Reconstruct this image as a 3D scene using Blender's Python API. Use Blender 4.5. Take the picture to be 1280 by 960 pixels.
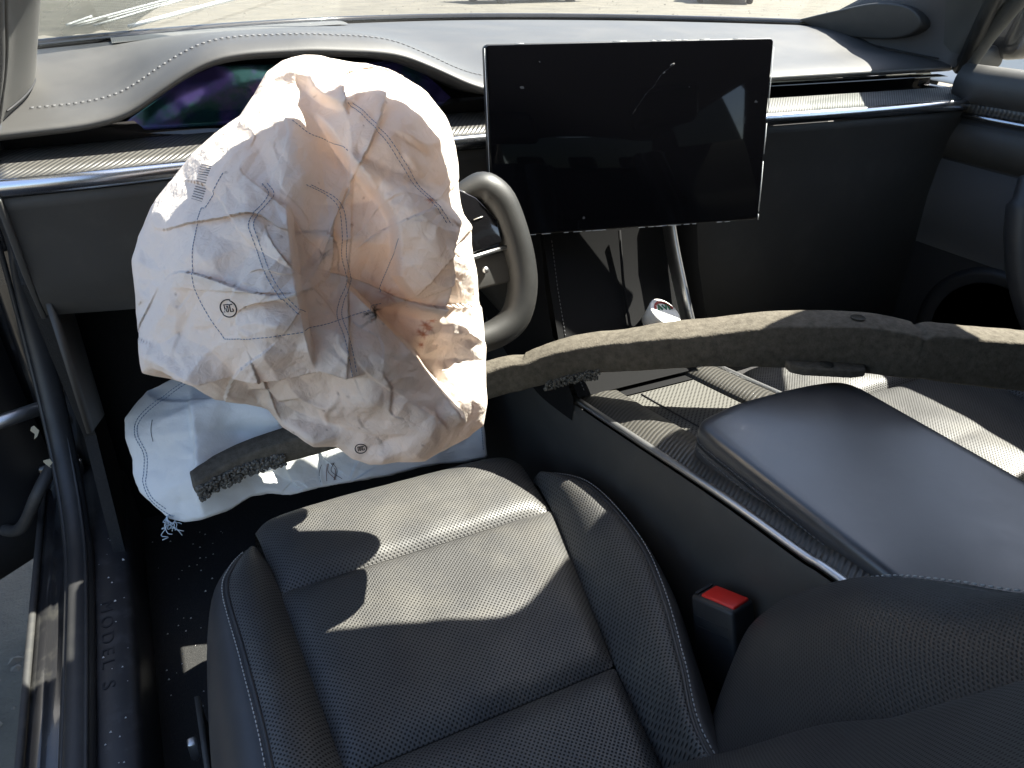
import bpy, bmesh, math, random
import numpy as np
from mathutils import Vector, Matrix, noise
R = math.radians
random.seed(4); RNG = np.random.default_rng(7)
for o in list(bpy.data.objects): bpy.data.objects.remove(o)
S = bpy.context.scene; COL = S.collection

# ---------------------------------------------------------------- camera, sky, sun, exposure
cam = bpy.data.cameras.new('camera'); co = bpy.data.objects.new('camera', cam); COL.objects.link(co); S.camera = co
cam.sensor_width = 36; cam.lens = 940 / 1280 * 36; cam.clip_start = .01; cam.clip_end = 500
p_, y_, r_ = R(29.5), R(26.3), R(.8)
d_ = Vector((math.sin(y_)*math.cos(p_), math.cos(y_)*math.cos(p_), -math.sin(p_)))
a_ = Vector((math.cos(y_), -math.sin(y_), 0)); b_ = a_.cross(d_)
a2 = a_*math.cos(r_) + b_*math.sin(r_); b2 = -a_*math.sin(r_) + b_*math.cos(r_)
co.matrix_world = Matrix(((a2.x, b2.x, -d_.x, 0), (a2.y, b2.y, -d_.y, 0), (a2.z, b2.z, -d_.z, 1.25), (0, 0, 0, 1)))
SUN_AZ, SUN_EL = R(92), R(54)
W = bpy.data.worlds.new('World'); S.world = W; W.use_nodes = True
sk = W.node_tree.nodes.new('ShaderNodeTexSky'); sk.sky_type = 'NISHITA'; sk.sun_disc = False
sk.sun_elevation = SUN_EL; sk.sun_rotation = SUN_AZ; sk.dust_density = 1.5
W.node_tree.links.new(sk.outputs[0], W.node_tree.nodes['Background'].inputs[0])
W.node_tree.nodes['Background'].inputs[1].default_value = .07
sl = bpy.data.lights.new('sun', 'SUN'); sl.energy = 5; sl.angle = R(.5); sl.color = (1, .95, .86)
so = bpy.data.objects.new('sun', sl); COL.objects.link(so)
so.rotation_euler = Vector((math.sin(SUN_AZ)*math.cos(SUN_EL), math.cos(SUN_AZ)*math.cos(SUN_EL), math.sin(SUN_EL))).to_track_quat('Z', 'Y').to_euler()
S.render.engine = 'CYCLES'
S.cycles.max_bounces = 10; S.cycles.diffuse_bounces = 5; S.cycles.transparent_max_bounces = 12; S.cycles.transmission_bounces = 6
S.view_settings.view_transform = 'Standard'; S.view_settings.look = 'None'; S.view_settings.gamma = 1
S.view_settings.exposure = 2.65

# ---------------------------------------------------------------- helpers
def link(o, parent=None):
    COL.objects.link(o)
    if parent:
        o.parent = parent
        w = Vector((0, 0, 0)); q = parent
        while q: w += q.location; q = q.parent
        o.location = -w
    return o
def tag(o, label=None, cat=None, group=None, kind=None):
    if label: o['label'] = label
    if cat: o['category'] = cat
    if group: o['group'] = group
    if kind: o['kind'] = kind
    return o
def thing(name, loc, label, cat, group=None):
    o = bpy.data.objects.new(name, None); o.location = loc; o.empty_display_size = .05; COL.objects.link(o)
    return tag(o, label, cat, group)
def mesh(name, V, F, m, parent=None, smooth=True, sub=0, solid=0, bev=0):
    me = bpy.data.meshes.new(name); me.from_pydata([tuple(map(float, v)) for v in V], [], [tuple(map(int, f)) for f in F])
    me.validate(); me.update()
    bm = bmesh.new(); bm.from_mesh(me); bmesh.ops.remove_doubles(bm, verts=bm.verts, dist=1e-6)
    bmesh.ops.recalc_face_normals(bm, faces=bm.faces); bm.to_mesh(me); bm.free()
    if smooth: me.polygons.foreach_set('use_smooth', [True]*len(me.polygons))
    me.materials.append(m)
    o = bpy.data.objects.new(name, me); link(o, parent)
    if solid:
        q = o.modifiers.new('s', 'SOLIDIFY'); q.thickness = solid; q.offset = -1
    if bev:
        q = o.modifiers.new('b', 'BEVEL'); q.width = bev; q.segments = 3; q.limit_method = 'ANGLE'; q.angle_limit = R(35)
    if sub:
        q = o.modifiers.new('u', 'SUBSURF'); q.levels = sub; q.render_levels = sub
    return o
def grid(name, P, m, parent=None, cu=False, cv=False, **k):
    P = np.asarray(P, float); n, w = P.shape[:2]; F = []
    for i in range(n if cu else n-1):
        for j in range(w if cv else w-1):
            a, b = (i+1) % n, (j+1) % w
            F.append((i*w+j, i*w+b, a*w+b, a*w+j))
    return mesh(name, P.reshape(-1, 3), F, m, parent, **k)
def cr(pts, n):                     # Catmull-Rom through points, n samples
    P = np.asarray(pts, float); P = np.vstack([2*P[0]-P[1], P, 2*P[-1]-P[-2]]); L = len(P)-3
    out = []
    for t in np.linspace(0, L, n):
        i = min(int(t), L-1); f = t-i; a, b, c, d = P[i:i+4]
        out.append(.5*((2*b)+(c-a)*f+(2*a-5*b+4*c-d)*f*f+(3*b-a-3*c+d)*f**3))
    return np.array(out)
def ip(x, tab):                     # piecewise linear table
    t = np.asarray(tab, float); return np.interp(x, t[:, 0], t[:, 1])
def tube_vf(pts, r, k=8, flat=1., up=None, cap=True, closed=False):
    P = np.asarray(pts, float); n = len(P); rr = np.broadcast_to(r, n)
    T = np.gradient(P, axis=0)
    if closed: T = np.roll(P, -1, 0)-np.roll(P, 1, 0)
    T /= np.linalg.norm(T, axis=1)[:, None]+1e-12
    U = np.array(up if up is not None else (0, 0, 1), float); V = []
    for i in range(n):
        a = np.cross(T[i], U)
        if np.linalg.norm(a) < .05: a = np.cross(T[i], (1, .1, .1))
        a /= np.linalg.norm(a); b = np.cross(a, T[i])
        for j in range(k):
            c = 2*math.pi*j/k; V.append(P[i]+rr[i]*(math.cos(c)*a+flat*math.sin(c)*b))
    F = [(i*k+j, i*k+(j+1) % k, ((i+1) % n)*k+(j+1) % k, ((i+1) % n)*k+j) for i in range(n if closed else n-1) for j in range(k)]
    if cap and not closed: F += [tuple(range(k))[::-1], tuple(range((n-1)*k, n*k))]
    return V, F
def tube(name, pts, r, m, parent=None, k=8, **kw):
    V, F = tube_vf(pts, r, k, **kw); return mesh(name, V, F, m, parent)
def joinvf(parts):
    V, F = [], []
    for v, f in parts:
        o = len(V); V += list(v); F += [tuple(i+o for i in q) for q in f]
    return V, F
def box_vf(c, s, rot=None):
    V = [Vector((x*s[0]/2, y*s[1]/2, z*s[2]/2)) for x in (-1, 1) for y in (-1, 1) for z in (-1, 1)]
    if rot is not None: V = [rot @ v for v in V]
    V = [v+Vector(c) for v in V]
    return V, [(0, 1, 3, 2), (4, 6, 7, 5), (0, 4, 5, 1), (2, 3, 7, 6), (0, 2, 6, 4), (1, 5, 7, 3)]
def box(name, c, s, m, parent=None, bev=.004, rot=None):
    V, F = box_vf(c, s, rot); return mesh(name, V, F, m, parent, smooth=bev > 0, bev=bev)
def prism(name, poly, axis, a, b, m, parent=None, bev=0, smooth=False):
    n = len(poly)
    def mk(p, t): return {'x': (t, p[0], p[1]), 'y': (p[0], t, p[1]), 'z': (p[0], p[1], t)}[axis]
    V = [mk(p, a) for p in poly]+[mk(p, b) for p in poly]
    F = [tuple(range(n))[::-1], tuple(range(n, 2*n))]+[(i, (i+1) % n, n+(i+1) % n, n+i) for i in range(n)]
    return mesh(name, V, F, m, parent, smooth=smooth or bev > 0, bev=bev)
def lathe(name, prof, m, parent=None, M=None, k=28):
    V = [(r*math.cos(2*math.pi*j/k), r*math.sin(2*math.pi*j/k), z) for r, z in prof for j in range(k)]
    n = len(prof); F = [(i*k+j, i*k+(j+1) % k, (i+1)*k+(j+1) % k, (i+1)*k+j) for i in range(n-1) for j in range(k)]
    F += [tuple(range(k))[::-1], tuple(range((n-1)*k, n*k))]
    if M is not None: V = [M @ Vector(v) for v in V]
    return mesh(name, V, F, m, parent)
def dashes(pts, r, on=.004, off=.0018, k=5):   # stitches along a path
    P = np.asarray(pts, float); s = np.r_[0, np.cumsum(np.linalg.norm(np.diff(P, axis=0), axis=1))]
    parts = []; t = 0
    while t+on < s[-1]:
        q = [[np.interp(u, s, P[:, c]) for c in range(3)] for u in (t, t+on*.5, t+on)]
        parts.append(tube_vf(q, [r*.6, r, r*.6], k)); t += on+off
    return joinvf(parts)

# ---------------------------------------------------------------- materials
def mat(name, col, rough=.5, metal=0, bump=None, var=None, spec=.5, coat=0, sheen=0, trans=0):
    m = bpy.data.materials.new(name); m.use_nodes = True; nt = m.node_tree; N = nt.nodes; L = nt.links
    b = N['Principled BSDF']; b.inputs['Base Color'].default_value = (*col, 1); b.inputs['Roughness'].default_value = rough
    b.inputs['Metallic'].default_value = metal; b.inputs['Specular IOR Level'].default_value = spec
    b.inputs['Coat Weight'].default_value = coat; b.inputs['Coat Roughness'].default_value = .05
    b.inputs['Sheen Weight'].default_value = sheen; b.inputs['Sheen Roughness'].default_value = .4
    tc = N.new('ShaderNodeTexCoord')
    if var:       # (scale, second colour, contrast lo, hi)
        n = N.new('ShaderNodeTexNoise'); n.inputs['Scale'].default_value = var[0]; n.inputs['Detail'].default_value = 6; n.inputs['Roughness'].default_value = .65
        L.new(tc.outputs['Object'], n.inputs['Vector'])
        mr = N.new('ShaderNodeMapRange'); mr.inputs[1].default_value = var[2]; mr.inputs[2].default_value = var[3]
        L.new(n.outputs[0], mr.inputs[0])
        mx = N.new('ShaderNodeMix'); mx.data_type = 'RGBA'; mx.inputs[6].default_value = (*col, 1); mx.inputs[7].default_value = (*var[1], 1)
        L.new(mr.outputs[0], mx.inputs[0]); L.new(mx.outputs[2], b.inputs['Base Color'])
        rr = N.new('ShaderNodeMapRange'); rr.inputs[3].default_value = rough-.06; rr.inputs[4].default_value = min(1, rough+.1)
        L.new(n.outputs[0], rr.inputs[0]); L.new(rr.outputs[0], b.inputs['Roughness'])
    if bump:      # (scale, strength, distance)
        n = N.new('ShaderNodeTexNoise'); n.inputs['Scale'].default_value = bump[0]; n.inputs['Detail'].default_value = 4
        L.new(tc.outputs['Object'], n.inputs['Vector'])
        q = N.new('ShaderNodeBump'); q.inputs['Strength'].default_value = bump[1]; q.inputs['Distance'].default_value = bump[2]
        L.new(n.outputs[0], q.inputs['Height']); L.new(q.outputs[0], b.inputs['Normal'])
    return m
def dots(m, spacing, dark=.25, rad=.3, depth=.0006, rot=(0, 0, R(45)), axes='Object'):    # perforation
    nt = m.node_tree; N = nt.nodes; L = nt.links; b = N['Principled BSDF']
    tc = N.new('ShaderNodeTexCoord'); mp = N.new('ShaderNodeMapping'); mp.inputs['Rotation'].default_value = rot
    v = N.new('ShaderNodeTexVoronoi'); v.voronoi_dimensions = '2D'; v.inputs['Scale'].default_value = 1/spacing; v.inputs['Randomness'].default_value = 0
    L.new(tc.outputs[axes], mp.inputs[0]); L.new(mp.outputs[0], v.inputs['Vector'])
    mr = N.new('ShaderNodeMapRange'); mr.inputs[1].default_value = rad-.1; mr.inputs[2].default_value = rad+.06
    L.new(v.outputs['Distance'], mr.inputs[0])
    mx = N.new('ShaderNodeMix'); mx.data_type = 'RGBA'; mx.blend_type = 'MULTIPLY'; mx.inputs[0].default_value = 1
    src = b.inputs['Base Color'].links[0].from_socket if b.inputs['Base Color'].links else None
    if src: L.new(src, mx.inputs[6])
    else: mx.inputs[6].default_value = b.inputs['Base Color'].default_value
    g = N.new('ShaderNodeMapRange'); g.inputs[3].default_value = dark; g.inputs[4].default_value = 1; L.new(mr.outputs[0], g.inputs[0])
    L.new(g.outputs[0], mx.inputs[7]); L.new(mx.outputs[2], b.inputs['Base Color'])
    sp = N.new('ShaderNodeMath'); sp.operation = 'MULTIPLY'; sp.inputs[1].default_value = b.inputs['Specular IOR Level'].default_value
    L.new(g.outputs[0], sp.inputs[0]); L.new(sp.outputs[0], b.inputs['Specular IOR Level'])
    q = N.new('ShaderNodeBump'); q.inputs['Strength'].default_value = .8; q.inputs['Distance'].default_value = depth
    L.new(mr.outputs[0], q.inputs['Height'])
    if b.inputs['Normal'].links: L.new(b.inputs['Normal'].links[0].from_socket, q.inputs['Normal'])
    L.new(q.outputs[0], b.inputs['Normal']); return m
def stripes(m, scale, rot, c2, bumpd=.0008):
    nt = m.node_tree; N = nt.nodes; L = nt.links; b = N['Principled BSDF']
    tc = N.new('ShaderNodeTexCoord'); mp = N.new('ShaderNodeMapping'); mp.inputs['Rotation'].default_value = rot
    w = N.new('ShaderNodeTexWave'); w.inputs['Scale'].default_value = scale; w.inputs['Distortion'].default_value = .15; w.wave_profile = 'SIN'
    L.new(tc.outputs['Object'], mp.inputs[0]); L.new(mp.outputs[0], w.inputs['Vector'])
    mx = N.new('ShaderNodeMix'); mx.data_type = 'RGBA'; mx.inputs[6].default_value = b.inputs['Base Color'].default_value; mx.inputs[7].default_value = (*c2, 1)
    L.new(w.outputs['Fac'], mx.inputs[0]); L.new(mx.outputs[2], b.inputs['Base Color'])
    q = N.new('ShaderNodeBump'); q.inputs['Strength'].default_value = .7; q.inputs['Distance'].default_value = bumpd
    L.new(w.outputs['Fac'], q.inputs['Height']); L.new(q.outputs[0], b.inputs['Normal']); return m
LEA = dict(rough=.47, bump=(900, .25, .0004), spec=.6)
M = {}
M['leather'] = mat('black_leather', (.026, .026, .028), var=(14, (.045, .043, .041), .45, .75), **LEA)
M['armrest'] = mat('smooth_black_leather', (.027, .029, .034), rough=.30, bump=(1100, .15, .0003), spec=1., var=(17, (.04, .042, .046), .5, .7))
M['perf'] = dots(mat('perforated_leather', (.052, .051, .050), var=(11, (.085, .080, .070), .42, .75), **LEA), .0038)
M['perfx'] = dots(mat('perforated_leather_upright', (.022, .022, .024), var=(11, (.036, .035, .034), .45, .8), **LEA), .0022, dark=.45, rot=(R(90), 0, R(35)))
M['dusty'] = mat('dusty_leather', (.013, .013, .0125), rough=.5, bump=(900, .25, .0004), spec=.5, var=(14, (.024, .0235, .022), .4, .7))
M['thread'] = mat('grey_thread', (.35, .35, .34), .8)
M['dthread'] = mat('dark_thread', (.13, .13, .135), .8)
M['vinyl'] = mat('grey_dash_vinyl', (.045, .044, .043), .52, bump=(1300, .3, .0004), var=(9, (.062, .06, .057), .45, .75))
M['dark'] = mat('dark_plastic', (.014, .014, .015), .5, bump=(1500, .2, .0003))
M['grey'] = mat('charcoal_plastic', (.038, .037, .035), .55, bump=(1600, .25, .0003), var=(20, (.055, .053, .048), .5, .8))
M['matte'] = mat('matte_black_rubber', (.009, .009, .0095), .85, spec=.12, bump=(900, .3, .0004))
M['gloss'] = mat('gloss_black', (.006, .006, .007), .08, coat=.6)
M['carpet'] = mat('black_carpet', (.014, .014, .014), .95, bump=(700, .9, .002), var=(300, (.035, .034, .032), .5, .8))
M['chrome'] = mat('satin_chrome', (.62, .63, .66), .22, 1)
M['alu'] = mat('brushed_metal', (.5, .5, .5), .38, 1)
M['carbon'] = stripes(mat('woven_carbon_trim', (.03, .03, .03), .38, spec=.6), 62, (0, 0, R(38)), (.085, .08, .07))
M['carbon2'] = stripes(mat('ribbed_carbon_trim', (.028, .027, .025), .4, spec=.6), 52, (0, 0, R(62)), (.055, .051, .043))
M['weave'] = dots(mat('woven_cover', (.085, .082, .072), .75, bump=(500, .3, .0005)), .0052, dark=.12, rad=.26, depth=.0012)
M['grille'] = dots(mat('speaker_mesh', (.11, .11, .105), .6), .004, dark=.15, rad=.3)
M['rubber'] = mat('rubber_seal', (.03, .03, .03), .6, var=(30, (.06, .057, .05), .5, .75))
M['sealm'] = mat('worn_seal', (.02, .02, .021), .45, var=(40, (.035, .034, .032), .5, .8))
M['paint'] = mat('black_car_paint', (.012, .012, .013), .22, coat=.6, var=(18, (.05, .048, .042), .5, .8))
M['alc'] = mat('dark_suede', (.05, .05, .052), .95, bump=(800, .4, .001), sheen=.3)
M['pillar'] = mat('grey_pillar_fabric', (.085, .083, .076), .9, bump=(900, .5, .0008))
M['pillar2'] = mat('dark_pillar_trim', (.085, .085, .09), .8, bump=(900, .4, .0006))
M['red'] = mat('red_button', (.62, .02, .012), .4)
M['white'] = mat('white_plastic', (.78, .77, .73), .4)
M['bluethread'] = mat('blue_thread', (.16, .22, .32), .8)
M['ink'] = mat('black_ink', (.012, .012, .014), .7)
M['fleck'] = mat('pale_debris', (.5, .49, .46), .8)
def fabric(name, col, tcol, tr, attr=None, bump=.35):
    m = bpy.data.materials.new(name); m.use_nodes = True; nt = m.node_tree; N = nt.nodes; L = nt.links
    b = N['Principled BSDF']; b.inputs['Roughness'].default_value = .75; b.inputs['Specular IOR Level'].default_value = .25
    t = N.new('ShaderNodeBsdfTranslucent'); mx = N.new('ShaderNodeMixShader'); mx.inputs[0].default_value = tr
    tc = N.new('ShaderNodeTexCoord'); n = N.new('ShaderNodeTexNoise'); n.inputs['Scale'].default_value = 9; n.inputs['Detail'].default_value = 8
    L.new(tc.outputs['Object'], n.inputs['Vector'])
    mr = N.new('ShaderNodeMapRange'); mr.inputs[1].default_value = .4; mr.inputs[2].default_value = .75; mr.inputs[4].default_value = .35; L.new(n.outputs[0], mr.inputs[0])
    c = N.new('ShaderNodeMix'); c.data_type = 'RGBA'; c.inputs[6].default_value = (*col, 1); c.inputs[7].default_value = (col[0]*.82, col[1]*.76, col[2]*.68, 1)
    L.new(mr.outputs[0], c.inputs[0]); out = c.outputs[2]
    if attr:
        a = N.new('ShaderNodeVertexColor'); a.layer_name = attr
        k = N.new('ShaderNodeMix'); k.data_type = 'RGBA'; k.blend_type = 'MULTIPLY'; k.inputs[0].default_value = 1
        L.new(out, k.inputs[6]); L.new(a.outputs[0], k.inputs[7]); out = k.outputs[2]
        k2 = N.new('ShaderNodeMix'); k2.data_type = 'RGBA'; k2.blend_type = 'MULTIPLY'; k2.inputs[0].default_value = 1; k2.inputs[6].default_value = (*tcol, 1)
        L.new(a.outputs[0], k2.inputs[7]); L.new(k2.outputs[2], t.inputs[0])
    else: t.inputs[0].default_value = (*tcol, 1)
    L.new(out, b.inputs['Base Color'])
    w = N.new('ShaderNodeTexNoise'); w.inputs['Scale'].default_value = 420; w.inputs['Detail'].default_value = 3; L.new(tc.outputs['Object'], w.inputs['Vector'])
    w2 = N.new('ShaderNodeTexNoise'); w2.inputs['Scale'].default_value = 95; w2.inputs['Detail'].default_value = 5; w2.inputs['Distortion'].default_value = 1.2; L.new(tc.outputs['Object'], w2.inputs['Vector'])
    ad = N.new('ShaderNodeMath'); ad.operation = 'MULTIPLY_ADD'; ad.inputs[1].default_value = .12; L.new(w.outputs[0], ad.inputs[0]); L.new(w2.outputs[0], ad.inputs[2])
    q = N.new('ShaderNodeBump'); q.inputs['Strength'].default_value = bump; q.inputs['Distance'].default_value = .004
    L.new(ad.outputs[0], q.inputs['Height']); L.new(q.outputs[0], b.inputs['Normal'])
    L.new(b.outputs[0], mx.inputs[1]); L.new(t.outputs[0], mx.inputs[2]); L.new(mx.outputs[0], N['Material Output'].inputs[0])
    return m
M['bag'] = fabric('airbag_fabric', (.78, .71, .645), (.81, .66, .56), .30, 'stain', .5)
M['kbag'] = fabric('white_airbag_fabric', (.74, .76, .76), (.6, .62, .62), .10, None, .2)
def glassmat(name, tint, dust=.0):
    m = bpy.data.materials.new(name); m.use_nodes = True; nt = m.node_tree; N = nt.nodes; L = nt.links
    for n in list(N):
        if n.type == 'BSDF_PRINCIPLED': N.remove(n)
    t = N.new('ShaderNodeBsdfTransparent'); t.inputs[0].default_value = (*tint, 1)
    g = N.new('ShaderNodeBsdfGlossy'); g.inputs['Roughness'].default_value = .02
    geo = N.new('ShaderNodeNewGeometry'); dp = N.new('ShaderNodeVectorMath'); dp.operation = 'DOT_PRODUCT'      # Schlick reflectance, same from both sides of the pane
    L.new(geo.outputs['Normal'], dp.inputs[0]); L.new(geo.outputs['Incoming'], dp.inputs[1])
    def mth(op, a, b=None):
        n = N.new('ShaderNodeMath'); n.operation = op
        for i, q in enumerate((a, b)):
            if q is None: continue
            if isinstance(q, (int, float)): n.inputs[i].default_value = q
            else: L.new(q, n.inputs[i])
        return n
    f = mth('ADD', mth('MULTIPLY', mth('POWER', mth('SUBTRACT', 1., mth('ABSOLUTE', dp.outputs['Value']).outputs[0]).outputs[0], 5.).outputs[0], .94).outputs[0], .06)
    mx = N.new('ShaderNodeMixShader'); L.new(f.outputs[0], mx.inputs[0]); L.new(t.outputs[0], mx.inputs[1]); L.new(g.outputs[0], mx.inputs[2])
    d = N.new('ShaderNodeBsdfDiffuse'); d.inputs[0].default_value = (.6, .58, .5, 1)
    n = N.new('ShaderNodeTexNoise'); n.inputs['Scale'].default_value = 9; n.inputs['Detail'].default_value = 9
    tc = N.new('ShaderNodeTexCoord'); L.new(tc.outputs['Object'], n.inputs['Vector'])
    mr = N.new('ShaderNodeMapRange'); mr.inputs[1].default_value = .35; mr.inputs[2].default_value = .8; mr.inputs[3].default_value = dust*.5; mr.inputs[4].default_value = dust*2.
    L.new(n.outputs[0], mr.inputs[0])
    m2 = N.new('ShaderNodeMixShader'); L.new(mr.outputs[0], m2.inputs[0]); L.new(mx.outputs[0], m2.inputs[1]); L.new(d.outputs[0], m2.inputs[2])
    L.new(m2.outputs[0], N['Material Output'].inputs[0]); return m
M['glass'] = glassmat('dusty_glass', (.86, .88, .86), .035)
M['rtint'] = glassmat('dark_tinted_glass', (.045, .05, .047), .02)
M['tint'] = glassmat('tinted_glass', (.5, .52, .5), .02)

# ---------------------------------------------------------------- ground outside
gm = mat('gravel', (.085, .078, .062), .95, bump=(6, 1, .04), var=(1.1, (.15, .135, .105), .38, .66))
ng = gm.node_tree.nodes; gv = [n for n in ng if n.type == 'TEX_NOISE']
for n in gv: n.inputs['Detail'].default_value = 12; n.inputs['Roughness'].default_value = .75
g = mesh('ground', [(-150, -150, 0), (150, -150, 0), (150, 150, 0), (-150, 150, 0)], [(0, 1, 2, 3)], gm, smooth=False); tag(g, kind='structure')
V, F = [], []
for i in range(2600):
    a = random.uniform(-.25, 1.25); dd = 7+abs(random.gauss(0, 14)); x, y = dd*math.sin(a), dd*math.cos(a)
    if i % 4 == 0: x, y = random.uniform(-1.2, -.4), random.uniform(.4, 3.5)
    s = random.uniform(.008, .05)*(1 if i % 4 else .35); o = len(V)
    for k in range(5): V.append((x+s*math.cos(k*1.257)*random.uniform(.6, 1.2), y+s*math.sin(k*1.257)*random.uniform(.6, 1.2), 0))
    V.append((x, y, s*random.uniform(.4, .8))); F += [(o+k, o+(k+1) % 5, o+5) for k in range(5)]
st = mesh('loose_stones', V, F, mat('stone', (.09, .08, .066), .9, var=(3, (.2, .18, .15), .4, .7)), smooth=False)
tag(st, 'loose grey and tan stones scattered over the gravel yard', 'stones', kind='stuff')

# ---------------------------------------------------------------- car shell: roof, floor, pillars, windshield
def ycowl(x): return 1.735-.40*((x-.65)/.76)**2
HDR = cr([(-.02, .695), (.25, .695), (.33, .685), (.42, .645), (.5, .622), (.63, .60), (.75, .56), (.86, .53), (.97, .595), (1.07, .63), (1.25, .64)], 61)  # unseen roof edge, bent to shape the sun and shade on seat and airbag
def zroof(x, y): return 1.372-.06*((x-.63)/.62)**2+.05*min(1, max(0, (1.1-y)/.7))
roof = thing('car_roof', (.63, 0, 1.36), 'dark roof panel and headliner of the wrecked car above the seats, front edge shaped to shade the cabin', 'roof')
P = [[(x, yh+(-1.35-yh)*t, zroof(x, yh+(-1.35-yh)*t)) for t in np.linspace(0, 1, 14)] for x, yh in HDR]
grid('headliner', P, M['alc'], roof, solid=.03)
floor = grid('car_floor', [[(x, y, .33+.008*noise.noise((x*6, y*6, 0))) for y in np.linspace(-1.5, 1.55, 60)] for x in np.linspace(-.145, 1.4, 40)], M['carpet'], solid=.02)
tag(floor, kind='structure')
fw = thing('firewall', (.63, 1.52, .33), 'black carpeted bulkhead hidden behind the pedals under the dashboard', 'bulkhead')
grid('bulkhead_panel', [[(x, 1.30+.0*z, z) for z in (.33, .7, 1.05)] for x in np.linspace(-.16, 1.42, 6)], M['carpet'], fw, solid=.02)
kp = prism('kick_panel', [(1.0, .34), (1.31, .34), (1.31, 1.06), (1.06, 1.06), (1.02, .9), (1.12, .62)], 'x', -.158, -.142, M['carpet'], fw)

ws = thing('windshield', (.63, 1.6, 1.14), 'dusty laminated windshield beyond the dashboard', 'windshield')
P = []
for x in np.linspace(-.02, 1.25, 41):
    yh = np.interp(x, HDR[:, 0], HDR[:, 1])-.02
    xb = .65+(x-.615)/.635*.775; yb = ycowl(xb)
    zt = zroof(x, yh)+.012; P.append([((1-t)*xb+t*x, (1-t)*yb+t*yh+.0*t, (1-t)*1.128+t*zt+.02*math.sin(math.pi*t)) for t in np.linspace(0, 1, 8)])
grid('glass_pane', P, M['glass'], ws)
xs = np.linspace(-.12, 1.42, 60)
tube('lower_seal', [(x, ycowl(x)-.008, 1.134) for x in xs], .006, M['gloss'], ws, flat=1.4)
ins = thing('windshield_crack_film', (.02, 1.62, 1.15), 'streaked pale grey film added to suggest cracks at the outer left corner of the windshield', 'film')

def blend(P0, P1, n=9): return [np.array(P0)*(1-t)+np.array(P1)*t for t in np.linspace(0, 1, n)]
def pillar(name, sx, label):
    X = lambda x: .63+sx*(x-.63)
    t = thing(name, (X(-.14), 1.3, .5), label, 'pillar', 'front roof pillars')
    Wc = cr([(-.135, 1.44, 1.118), (-.125, 1.335, 1.142), (-.105, 1.20, 1.195), (-.07, 1.02, 1.265), (-.03, .82, 1.335), (-.01, .62, 1.36)], 24)
    dI = .022 if sx > 0 else 0
    Ic = cr([(-.128, .985, 1.085), (-.126+dI*.4, .975, 1.11), (-.118+dI, .945, 1.16), (-.09+dI, .87, 1.24), (-.05+dI, .74, 1.315), (-.03+dI, .60, 1.345)], 24)
    P = []
    for w, i in zip(Wc, Ic):
        P.append([(X(w[0]*(1-k)+i[0]*k+.030*math.sin(math.pi*min(1, k*1.05))), w[1]*(1-k)+i[1]*k, w[2]*(1-k)+i[2]*k-.004*math.sin(math.pi*k)) for k in np.linspace(0, 1, 16)]+[(X(i[0]-.03), i[1]+.02, i[2]-.01)])
    grid('inner_trim', P, M['pillar'] if sx > 0 else M['pillar2'], t)
    tube('trim_joint', [(X(p[4][0]+.0015), p[4][1], p[4][2]) if 0 else (X(Wc[4][0]*(1-k)+Ic[2][0]*k+.030*math.sin(math.pi*min(1, k*1.05))+.0005), Wc[4][1]*(1-k)+Ic[2][1]*k, Wc[4][2]*(1-k)+Ic[2][2]*k-.004*math.sin(math.pi*k)) for k in np.linspace(.08, .9, 14)], .0012, M['ink'], t, k=6)
    tube('door_seal', [(X(a-.016), b-.012, c) for a, b, c in Ic], .015, M['rubber'], t, k=12)
    return t
pl = pillar('roof_pillar', 1, 'grey fabric front pillar at the left end of the dashboard')
pr = pillar('roof_pillar', -1, 'dark grey front pillar at the passenger end of the dashboard')
# passenger side body wall behind the front door, rear bench
rb = thing('rear_bench_seat', (.63, -1.2, .33), 'black leather rear bench behind the front seats', 'seat')
box('bench_cushion', (.63, -.95, .50), (1.3, .5, .28), M['leather'], rb, .05); box('bench_backrest', (.63, -1.28, .80), (1.3, .18, .6), M['leather'], rb, .06)
for x in (.22, .63, 1.04): box('headrest', (x, -1.30, 1.14), (.22, .09, .12), M['leather'], rb, .03)
bw = thing('rear_side_panel', (1.38, -.6, .3), 'black rear door panel behind the passenger seat', 'door panel')
box('panel', (1.395, -.65, .70), (.03, 1.5, .82), M['dark'], bw, .01); box('roof_post', (1.30, -.12, 1.2), (.05, .12, .34), M['alc'], bw, .01)
bl = thing('rear_door', (-.15, -.6, .3), 'closed black rear door behind the driver seat', 'door')
box('panel', (-.165, -.85, .70), (.03, 1.1, .82), M['dark'], bl, .01); box('roof_post', (-.10, -.36, 1.0), (.05, .10, .7), M['alc'], bl, .01)

hk = thing('rear_hatch', (.63, -1.9, .4), 'black rear hatch with dark tinted glass at the back of the cabin', 'hatch')
box('hatch_panel', (.63, -1.75, .72), (1.6, .05, .80), M['dark'], hk, .01); box('parcel_shelf', (.63, -1.55, 1.02), (1.5, .4, .03), M['alc'], hk, .005)
grid('hatch_glass', [[(x, -1.78+.42*t, 1.12+.27*t) for t in (0, .5, 1)] for x in np.linspace(-.05, 1.31, 8)], M['rtint'], hk)
for sx in (1, -1):
    X = lambda x: .63+sx*(x-.63)
    mesh('quarter_panel', [(X(-.17), -1.75, .3), (X(-.17), -1.2, .3), (X(-.17), -1.2, 1.06), (X(-.03), -1.1, 1.38), (X(-.03), -1.4, 1.38), (X(-.12), -1.75, 1.1)], [(0, 1, 2, 5), (5, 2, 3, 4)], M['alc'], hk, smooth=False, solid=.03)
    grid('quarter_glass', [[(X(-.155+.14*t), y, 1.07+.31*t) for t in (0, .5, 1)] for y in (-1.2, -.8, -.4)], M['rtint'], hk)

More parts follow.
